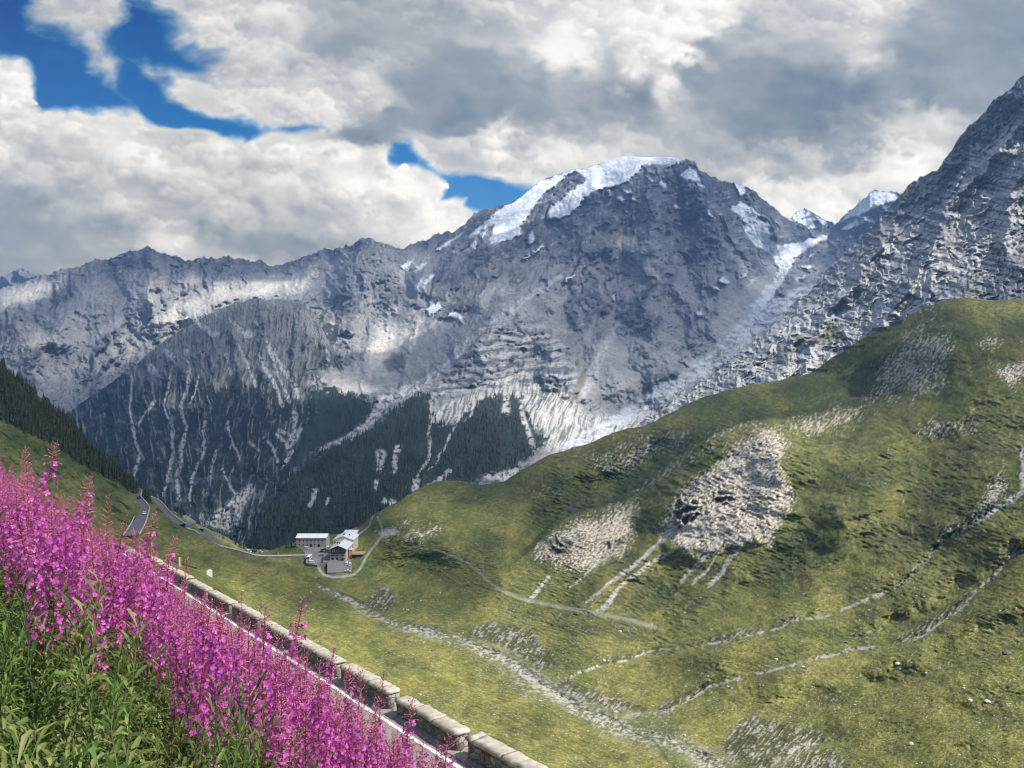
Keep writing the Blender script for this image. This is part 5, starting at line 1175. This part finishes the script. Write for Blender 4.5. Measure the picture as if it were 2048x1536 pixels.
for k in range(10): m.box(k * 1.04, k * 1.04 + .08, -.01, .05, 3.86, 4.74)
m.build('railing', M_DECK, dk)
sh = empty('metal_roofed_annex', (-143.2, 662, GZ), 0, 'annex with a broad grey sheet metal roof behind the hotel', 'annex')
m = MB(); m.prism([(0, -3), (26, -3), (26, 9.6), (0, 6.4)], 'x', -5.2, 6.0); m.build('wall', M_PLASTER, sh)
m = MB(); m.prism([(-.8, 6.45), (12.9, 8.15), (12.9, 8.4), (-.8, 6.7)], 'x', -5.8, 6.5); m.prism([(13, 8.2), (27, 9.9), (27, 10.2), (13, 8.5)], 'x', -5.3, 6.8)
rr = m.build('roof', M_ZINC, sh)
m = MB()
for k in range(6): x = -5 + k * 2.2; m.prism([(-.7, 6.72), (12.8, 8.42), (12.8, 8.50), (-.7, 6.80)], 'x', x, x + .12)
m.build('roof_seams', M_METAL, rr)
ba = empty('stone_barracks', (-185.2, 664, GZ), 0, 'long stone barracks with two rows of dark windows and a bright white roof', 'barracks')
rt = []
m = MB(); m.prism([(0, -3), (13, -3), (13, 7.9), (6.5, 9.6), (0, 7.9)], 'x', 0, 25.6); m.build('wall', M_STONEW, ba)
m = MB(); m.prism([(-.7, 7.75), (6.5, 10.2), (6.5, 10.45), (-.7, 8.0)], 'x', -.6, 26.2); m.prism([(13.7, 7.75), (6.5, 10.2), (6.5, 10.45), (13.7, 8.0)], 'x', -.6, 26.2); m.build('roof', M_WHITEROOF, ba)
for k in range(7): window(ba, 2.9 + k * 3.25, 4.6, 1.15, 1.6, -.02)
for k in (0, 1, 2, 4): window(ba, 2.9 + k * 3.25, 1.3, 1.15, 1.7, -.02)
for x in (12.6, 19.3): m = MB(); m.box(x - .9, x + .9, -.1, -.02, 0, 2.6); m.build('door', M_DARK, ba)
m = MB(); m.box(-.05, 25.65, -.08, -.02, 7.4, 7.7); m.build('cornice', M_FRAME, ba)

# ---------------------------------------------------------------- vehicles
M_TYRE = mat_plain('tyre_rubber', (.02, .02, .02), .9)
def car_mesh(kind):
    """side outline of body and cabin as (y, z); the car points along +y"""
    if kind == 'car': body = [(-2.1, .35), (2.15, .35), (2.2, .65), (1.9, .85), (.95, .95), (-1.9, 1.0), (-2.15, .8)]; cab = [(.95, .955), (.30, 1.42), (-1.25, 1.46), (-1.85, 1.005)]; W = .86; wy = (1.35, -1.3)
    elif kind == 'van': body = [(-2.6, .35), (2.55, .35), (2.6, .9), (2.1, 1.15), (1.95, 1.3), (-2.6, 1.3)]; cab = [(1.95, 1.305), (1.35, 2.0), (-2.5, 2.05), (-2.6, 1.305)]; W = .98; wy = (1.6, -1.6)
    else: body = [(-5.6, .4), (5.6, .4), (5.75, 1.5), (-5.7, 1.5)]; cab = [(5.75, 1.505), (5.5, 3.0), (5.3, 3.15), (-5.6, 3.15), (-5.7, 1.505)]; W = 1.25; wy = (3.6, -3.2)
    return body, cab, W, wy
CARM = {}
def vehicle(kind, rgb, loc, rz, label, group=None):
    key = (kind, rgb)
    if key not in CARM:
        pm = mat_plain('car_paint', rgb, .3, .0, .03, 1, 0, .5); body, cab, W, wy = car_mesh(kind)
        b = MB(); b.prism(body, 'x', -W, W)
        ym = sum(p[0] for p in cab) / len(cab); zt = max(p[1] for p in cab); top = [p for p in cab if p[1] > zt - .15]
        ya, yb = min(p[0] for p in top), max(p[0] for p in top)
        b.box(-W * .86, W * .86, ya, yb, zt - .04, zt + .03)
        for x in (-W * .86, W * .86 - .07): b.box(x, x + .07, ym - .05, ym + .05, cab[0][1], zt - .05)
        if kind == 'bus': b.box(-W * .99, W * .99, -5.6, 5.4, 2.75, 3.1)
        if kind == 'van': b.box(-W * .97, W * .97, -2.5, .5, 1.31, 1.97)
        g_ = MB(); g_.prism(cab, 'x', -W * .84, W * .84)
        wh = MB(); wh.tube((-.11, 0, 0), (.11, 0, 0), .33 if kind != 'bus' else .48, n=14)
        ri = MB(); ri.tube((-.12, 0, 0), (.12, 0, 0), .18, n=10)
        CARM[key] = (b.mesh('body', pm), g_.mesh('windows', M_GLASS), wh.mesh('tyre', M_TYRE, True), ri.mesh('rim', M_METAL), W, wy)
    bm_, gm_, wm_, rm_, W, wy = CARM[key]
    o = empty({'car': 'car', 'van': 'van', 'bus': 'coach'}[kind], loc, rz, label, {'car': 'car', 'van': 'van', 'bus': 'coach'}[kind], group)
    link('body', bm_, o); link('windows', gm_, o)
    for y in wy:
        for x in (-W + .08, W - .08):
            w = link('wheel', wm_, o, (x, y, .33 if kind != 'bus' else .48)); link('rim', rm_, w)
    return o
WHT, SIL, BLK, RED = (.80, .80, .79), (.42, .43, .45), (.03, .03, .035), (.25, .04, .03)
def lot(px, py, z=GZ + .12): x, y = gp(px, py, z); return Vector((x, y, z))
vehicle('bus', WHT, lot(618.5, 1119), .06, 'white coach parked lengthwise at the left edge of the upper car park')
vehicle('van', WHT, lot(622, 1126.2), 1.45, 'white van parked crosswise in front of the white coach')
vehicle('car', SIL, lot(643, 1111.5), 1.5, 'silver car in the upper car park left of the hotel front')
vehicle('car', BLK, lot(643.5, 1104.5), 1.4, 'black car in the row behind the silver car in the upper car park')
vehicle('car', BLK, lot(646.5, 1100.5), 1.6, 'dark car farthest back in the row left of the hotel')
vehicle('van', WHT, lot(655.5, 1097), .2, 'white van tucked between the hotel and the barracks')
vehicle('van', WHT, lot(612, 1098), 1.3, 'white van in front of the lower left corner of the barracks')
vehicle('van', WHT, lot(693.5, 1129, GZ), .12, 'white van at the right edge of the lower car park, seen from behind', 'white vans')
vehicle('van', WHT, lot(700, 1131, GZ), .18, 'white van closest to the right end of the lower car park', 'white vans')
vehicle('car', WHT, lot(694.5, 1143, GZ), 1.55, 'white car parked crosswise at the front edge of the lower car park')
def onroad(P, f, side=1.4, lift=1.05):
    i = f * (len(P) - 1); i0 = min(int(i), len(P) - 2); p = P[i0].lerp(P[i0 + 1], i - i0); t = P[i0 + 1] - P[i0]; q = Vector((t.y, -t.x, 0)).normalized() * side
    return p + q + Vector((0, 0, lift)), math.atan2(t.y, t.x) - math.pi / 2
for (P, f, c_, lab) in ((pa, .42, WHT, 'white car driving up the middle of the far road above the flowers'), (pa, .70, BLK, 'black car on the far road near its upper bend'),
                        (pc, .30, WHT, 'white car on the lower far road just after the hairpin'), (pc, .335, BLK, 'dark car right behind the white car on the lower far road')):
    l_, a_ = onroad(P, f); vehicle('car', c_, l_, a_ + math.pi, lab)
for px_, c_, k_, lab in ((496, WHT, 'van', 'white van parked on the lay-by of the lower far road'), (507, BLK, 'van', 'black van parked between two white vehicles on the lay-by'), (521, WHT, 'car', 'white car parked at the right end of the lay-by')):
    v = VAL(px_, 1107.5); vehicle(k_, c_, v + Vector((0, 0, 1.1)), 1.2, lab)

# ---------------------------------------------------------------- power pylons, snow barriers, boulders
M_STEEL = mat_plain('pylon_steel', (.20, .21, .21), .6, .5, .2, .5)
for i, (px_, py_, hpx, lab) in enumerate(((1143, 1048, 47, 'lattice pylon standing lowest on the green hill'), (1200, 1027, 41, 'middle lattice pylon on the crest of the green hill'), (1258, 1003, 36, 'highest of the three lattice pylons on the green hill'))):
    b_ = VAL(px_, py_); H = hpx * b_.y / F; o = empty('pylon', b_ + Vector((0, 0, -.5)), .5, lab, 'pylon', 'lattice pylons on the hill')
    m = MB(); w0, w1 = H * .085, H * .018
    cn = lambda k, t: Vector((((-1, 1, 1, -1)[k]) * (w0 + (w1 - w0) * t), ((-1, -1, 1, 1)[k]) * (w0 + (w1 - w0) * t), H * t))
    for k in range(4):
        m.tube(cn(k, 0), cn(k, 1), .11, .08, 4)
        for j in range(7): m.tube(cn(k, j / 7), cn((k + 1) % 4, (j + 1) / 7), .05, n=3, cap=False); m.tube(cn((k + 1) % 4, j / 7), cn(k, (j + 1) / 7), .05, n=3, cap=False)
    m.build('tower', M_STEEL, o)
    for z in (.80, .92):
        m = MB(); L_ = H * .14 if z < .9 else H * .09; m.tube((-L_, 0, H * z), (L_, 0, H * z), .09, n=4); m.tube((-L_, 0, H * z), (0, 0, H * (z + .05)), .05, n=3); m.tube((L_, 0, H * z), (0, 0, H * (z + .05)), .05, n=3)
        a = m.build('crossarm', M_STEEL, o)
        m = MB(); m.tube((-L_, 0, H * z), (-L_, 0, H * z - 1.2), .09, n=5); m.tube((L_, 0, H * z), (L_, 0, H * z - 1.2), .09, n=5); m.build('insulator', M_DARK, a)
for (xa, ya, xb, yb, hpx, lab) in ((1614, 746, 1655, 749, 6, 'long dark avalanche barrier lowest on the hill crest'), (1686, 704, 1729, 699, 6, 'dark avalanche barrier second from the left along the hill crest'), (1744, 668, 1774, 665, 8, 'dark stepped avalanche barrier on the hill crest below the topmost one'), (1779, 656, 1804, 652, 8, 'topmost dark avalanche barrier on the hill crest')):
    a, b = VAL(xa, ya), VAL(xb, yb); D_ = min(a.y, b.y) * .955; a = ray(xa, ya - 4, D_); b = ray(xb, yb - 4, D_); H = hpx * D_ / F
    o = empty('avalanche_barrier', a, math.atan2(b.y - a.y, b.x - a.x), lab, 'barrier', 'avalanche barriers on the crest'); L_ = (b - a).length; dz = b.z - a.z
    m = MB(); n = 7
    for k in range(5):
        z0 = H * (.12 + .18 * k); m.add([(0, 0, z0), (L_, 0, z0 + dz), (L_, .2, z0 + dz), (0, .2, z0), (0, 0, z0 + H * .15), (L_, 0, z0 + dz + H * .15), (L_, .2, z0 + dz + H * .15), (0, .2, z0 + H * .15)], [(0, 3, 2, 1), (4, 5, 6, 7), (0, 1, 5, 4), (1, 2, 6, 5), (2, 3, 7, 6), (3, 0, 4, 7)])
    m.build('beams', M_DARK, o)
    for k in range(n): x = L_ * (k + .5) / n; m = MB(); m.tube((x, .35, -2 + dz * k / n), (x, .3, H * 1.02 + dz * k / n), .22, n=5); m.tube((x, .4, H * .7 + dz * k / n), (x, 3.0, -1 + dz * k / n), .16, n=5); m.build('post', M_DARK, o)

def rock_mesh(seed):
    bm = bmesh.new(); bmesh.ops.create_icosphere(bm, subdivisions=2, radius=1); rr = random.Random(seed)
    sx, sy, sz = rr.uniform(.8, 1.2), rr.uniform(.7, 1.1), rr.uniform(.5, .8); ds = [Vector((rr.gauss(0, 1), rr.gauss(0, 1), rr.gauss(0, 1))).normalized() for _ in range(9)]
    for v in bm.verts:
        h = 1
        for d in ds: h = min(h, .80 / max(v.co.dot(d), .01)) if v.co.dot(d) > .8 else h
        v.co = Vector((v.co.x * sx, v.co.y * sy, v.co.z * sz)) * h * rr.uniform(.93, 1.05)
    me = bpy.data.meshes.new('boulder'); bm.to_mesh(me); bm.free(); return me
M_BOULD = mat_plain('pale_limestone', (.50, .485, .45), .95, 0, .25, .9, .4); M_BOULD2 = mat_plain('dark_boulder', (.13, .12, .11), .95, 0, .3, .9, .4)
RK = [rock_mesh(i) for i in range(6)]
for me in RK: me.materials.append(M_BOULD)
dk_me = rock_mesh(40); dk_me.materials.append(M_BOULD2)
for px_, py_, r_, me, lab in ((2013, 1308, 10, dk_me, 'large dark brown boulder alone on the right meadow'), (1796, 1329, 6, RK[0], 'pale grey boulder with a dark side in the middle of the right meadow'), (1941, 1403, 5.5, RK[1], 'flat white boulder at the left of the pair low on the right meadow'), (1974, 1405, 6.5, RK[2], 'flat white boulder at the right of the pair low on the right meadow'), (1370, 1473, 4, RK[3], 'small white boulder on the dark bank right of the stream bed'), (1823, 1490, 7, RK[4], 'white boulder at the end of the pale stone line near the bottom'), (1241, 1264, 4, RK[5], 'small grey boulder on the meadow below the footpath')):
    v = VAL(px_, py_); o = link('boulder', me, None, v + Vector((0, 0, .2)), px_ * .1); s_ = r_ * v.y / F; o.scale = (s_, s_, s_); tag(o, lab, 'boulder')
rr = random.Random(31); nb = 0
while nb < 170:
    px_, py_ = rr.uniform(800, 2048), rr.uniform(1180, 1530)
    if px_ < 1080 and py_ > 1180 + (px_ - 560) * .62: continue
    if fbm(np.array(px_ / 90.), np.array(py_ / 60.), 2, .5, seed=701) < rr.uniform(-.5, .5): continue
    v = VAL(px_, py_); s_ = rr.uniform(1.0, 2.6) * v.y / F * (1 + (rr.random() < .08)); me = RK[rr.randrange(6)]
    o = link('stone', me, None, v + Vector((0, 0, s_ * .1)), rr.uniform(0, 6)); o.scale = (s_, s_, s_ * .8)
    tag(o, 'small pale stone lying loose in the grass of the valley meadow', 'stone', 'loose pale stones in the meadow'); nb += 1

# ---------------------------------------------------------------- conifers
M_NEEDLE = mat_leaf('conifer_needles', (.024, .040, .022), .15, .45, tint=(.060, .085, .040))
M_NEEDLE2 = mat_leaf('larch_needles', (.040, .062, .026), .2, .4, tint=(.095, .12, .05))
M_BARK = mat_plain('bark', (.07, .05, .04), .95, 0, .3, 2)
def conifer(seed, tiers=9, seg=7, wide=.20):
    """unit-height tree: tapered trunk, drooping ragged whorls"""
    r_ = random.Random(seed); tv, tf = [], []
    m = MB(); m.tube((0, 0, -.06), (0, 0, .5), .020, .012, 5, cap=False); m.tube((0, 0, .5), (0, 0, .97), .012, .003, 5, cap=False)
    vs, fs = [], []
    for i in range(tiers):
        t = i / (tiers - 1); z = .12 + .82 * t; R0 = wide * (1 - t) ** .8 * r_.uniform(.75, 1.15) + .018
        for k in range(seg):
            if r_.random() < .10: continue
            a = 6.283 * (k + r_.uniform(-.3, .3)) / seg + i; L_ = R0 * r_.uniform(.65, 1.2); w = L_ * .38 + .012
            d = Vector((math.cos(a), math.sin(a), 0)); sd = Vector((-d.y, d.x, 0)); o = len(vs)
            vs += [Vector((0, 0, z + .05)), d * L_ * .55 + sd * w + Vector((0, 0, z - .02 - .15 * L_)), d * L_ + Vector((0, 0, z - .05 - .35 * L_)), d * L_ * .55 - sd * w + Vector((0, 0, z - .02 - .15 * L_)), d * L_ * .5 + Vector((0, 0, z + .02))]
            fs += [(o, o + 1, o + 4), (o + 1, o + 2, o + 4), (o + 2, o + 3, o + 4), (o + 3, o, o + 4)]
    o = len(vs); vs += [Vector((0, 0, 1.0)), Vector((.02, 0, .9)), Vector((-.01, .017, .9)), Vector((-.01, -.017, .9))]; fs += [(o, o + 1, o + 2), (o, o + 2, o + 3), (o, o + 3, o + 1)]
    return m, vs, fs
CON = []
for i in range(5):
    m, vs, fs = conifer(50 + i, wide=(.17, .20, .24, .15, .21)[i])
    tm = m.mesh('trunk', M_BARK); cm = bpy.data.meshes.new('crown'); cm.from_pydata([v[:] for v in vs], [], fs); cm.materials.append(M_NEEDLE if i % 2 == 0 else M_NEEDLE2); cm.update()
    CON.append((tm, cm, np.array([v[:] for v in vs], np.float32), fs))
rt_ = random.Random(77)
def plant_tree(v, H, lab, grp):
    tm, cm, _, _ = CON[rt_.randrange(5)]
    o = empty('conifer', v, rt_.uniform(0, 6.28), lab, 'tree', grp); o.scale = (H * rt_.uniform(.85, 1.25),) * 2 + (H,)
    link('trunk', tm, o); link('crown', cm, o)
n = 0
edge = [(0, 726), (60, 778), (130, 836), (200, 908), (270, 977), (330, 1014)]
ex, ey = [p[0] for p in edge], [p[1] for p in edge]
low = lambda x: float(np.interp(x, [0, 100, 170, 240, 300, 340], [838, 885, 930, 968, 1002, 1018]))
for k in range(75):
    x = rt_.uniform(-20, 272); y = float(np.interp(x, ex, ey)) + rt_.uniform(1, 7)
    v = VAL(x, y); plant_tree(v + Vector((0, 0, -.4)), rt_.uniform(6, 11), 'dark conifer on the skyline edge of the left wooded slope', 'conifers along the left crest')
for k in range(100):
    x = rt_.uniform(-20, 290); a, b = float(np.interp(x, ex, ey)), low(x); y = a + (b - a) * rt_.random() ** 1.2
    v = VAL(x, y); plant_tree(v + Vector((0, 0, -.4)), rt_.uniform(6, 10), 'dark conifer within the wood on the left slope', 'conifers on the left slope')
for x, y, h in ((292, 988, 8), (300, 991, 7), (312, 1000, 9), (322, 1006, 11), (328, 1010, 8), (340, 1022, 6), (356, 1032, 7), (364, 1036, 6), (436, 1072, 7), (446, 1077, 8), (470, 1090, 8), (480, 1095, 9), (488, 1098, 8), (560, 1098, 7), (574, 1096, 8), (582, 1094, 7)):
    plant_tree(VAL(x, y) + Vector((0, 0, -.4)), h, 'dark conifer beside the walls of the far switchback road', 'conifers by the far road')
plant_tree(Vector((*gp(644.5, 1126, GZ + .1), GZ)), 6.5, 'dark bushy conifer at the corner between the two car parks', None)
# the forest at the foot of the big mountain
def FP(x, y):
    d = 1 / float(MTN_D(x, y)); return ray(x, y, d)
pool = []
fo = np.array(FOREST, np.float32); kn = np.array(KNOB, np.float32)
gx, gy = [], []
for k in range(8000): gx.append(rt_.uniform(450, 1100)); gy.append(rt_.uniform(785, 1105))
gx, gy = np.array(gx, np.float32), np.array(gy, np.float32)
ok = np.maximum(poly(gx, gy, FOREST, 14, 60), poly(gx, gy, KNOB, 10, 60) * (gx > 660)) > .3
wash = np.zeros_like(gx)
for p, a, b in GULLY: wash = np.maximum(wash, line(gx, gy, p, a + 1, b + 1, .5))
dens = fbm(gx / 60, gy / 45, 3, .5, seed=801)
skyl = np.interp(gx, [p[0] for p in TER_TOP], [p[1] for p in TER_TOP])
keep = ok & (wash < .4) & (dens + .75 - .0012 * np.maximum(gx - 800, 0) > R.rand(len(gx)) * .9) & (gy < skyl + 14)
for x, y in zip(gx[keep], gy[keep]):
    v = FP(float(x), float(y)); pool.append((v.y, v, rt_.uniform(10, 20)))
pool.sort(key=lambda t: t[0])
for d, v, h in pool[:110]: plant_tree(v, h, 'dark conifer in the near edge of the forest behind the hotel', 'conifers behind the hotel')
wood = []
for k in range(900):
    x = rt_.uniform(-60, 300); a, b = float(np.interp(x, ex, ey)), low(x); y = a + 4 + (b - a) * rt_.random() ** .9
    if fbm(np.array(x / 30), np.array(y / 18), 2, .5, seed=811) < -.25: continue
    wood.append((rt_.randrange(5), VAL(x, y) + Vector((0, 0, -.4)), rt_.uniform(0, 6.28), rt_.uniform(5, 9), 0, 0))
def tree_geo(k):
    tm, cm, va, fs = CON[k]; return [(va, fs, k % 2)]
ents = [(rt_.randrange(5), v, rt_.uniform(0, 6.28), h, 0, 0) for d, v, h in pool[110:]]
tag(merge('conifer_wood', wood, tree_geo, [M_NEEDLE, M_NEEDLE2]), 'dark conifer wood covering the left slope above the road', 'forest', None, 'stuff')
tag(merge('conifer_forest', ents, tree_geo, [M_NEEDLE, M_NEEDLE2]), 'dark conifer forest climbing the foot of the big mountain', 'forest', None, 'stuff')

# ---------------------------------------------------------------- sky with clouds
SKY_GAIN = 1.0
nx, ny = 1700, 540
PX, PY = np.meshgrid(np.linspace(-520, 2570, nx), np.linspace(800, -280, ny))
px, py = PX.ravel().astype(np.float32), PY.ravel().astype(np.float32)
d = np.stack([(px - 1024) / F, np.ones_like(px), (768 - py) / F], -1); d /= np.linalg.norm(d, axis=1)[:, None]
rgb = s2l(np.clip(sky_rgb(px, py), 0, 1)) / 2 ** scene.view_settings.exposure
# the sky is seen through the air in the valley: its own radiance is what is left above that air
L_ = np.minimum(HAZE_BOX[3] / np.maximum(d[:, 1], 1e-3), np.where(d[:, 2] > 0, HAZE_BOX[5] / np.maximum(d[:, 2], 1e-6), 1e9)); T = np.exp(-HAZE_DENS * L_)[:, None]
rgb = np.clip((rgb - np.array(AIR_GLOW) * (1 - T)) / T, .0, 3.)
sm = bpy.data.materials.new('cloudy_sky'); sm.use_nodes = True; N = sm.node_tree.nodes; N.clear()
em = N.new('ShaderNodeEmission'); at = N.new('ShaderNodeAttribute'); at.attribute_name = 'col'; ou = N.new('ShaderNodeOutputMaterial')
sm.node_tree.links.new(at.outputs['Color'], em.inputs['Color']); sm.node_tree.links.new(em.outputs[0], ou.inputs['Surface']); em.inputs['Strength'].default_value = SKY_GAIN
tag(link('sky', mesh_np('sky', d * 60000, grid_faces(ny, nx), rgb, sm)), 'blue sky with heaped white and grey clouds', None, None, 'structure')

# ---------------------------------------------------------------- mountain air
m = MB(); m.box(*HAZE_BOX)
hz = m.build('haze', []); hm = bpy.data.materials.new('mountain_air'); hm.use_nodes = True; N = hm.node_tree.nodes; N.clear()
pv = N.new('ShaderNodeVolumePrincipled'); ou = N.new('ShaderNodeOutputMaterial'); hm.node_tree.links.new(pv.outputs[0], ou.inputs['Volume'])
pv.inputs['Color'].default_value = (.34, .58, 1.0, 1); pv.inputs['Density'].default_value = HAZE_DENS; pv.inputs['Anisotropy'].default_value = .1
hz.data.materials.append(hm); tag(hz, 'thin blue mountain air', None, None, 'stuff')
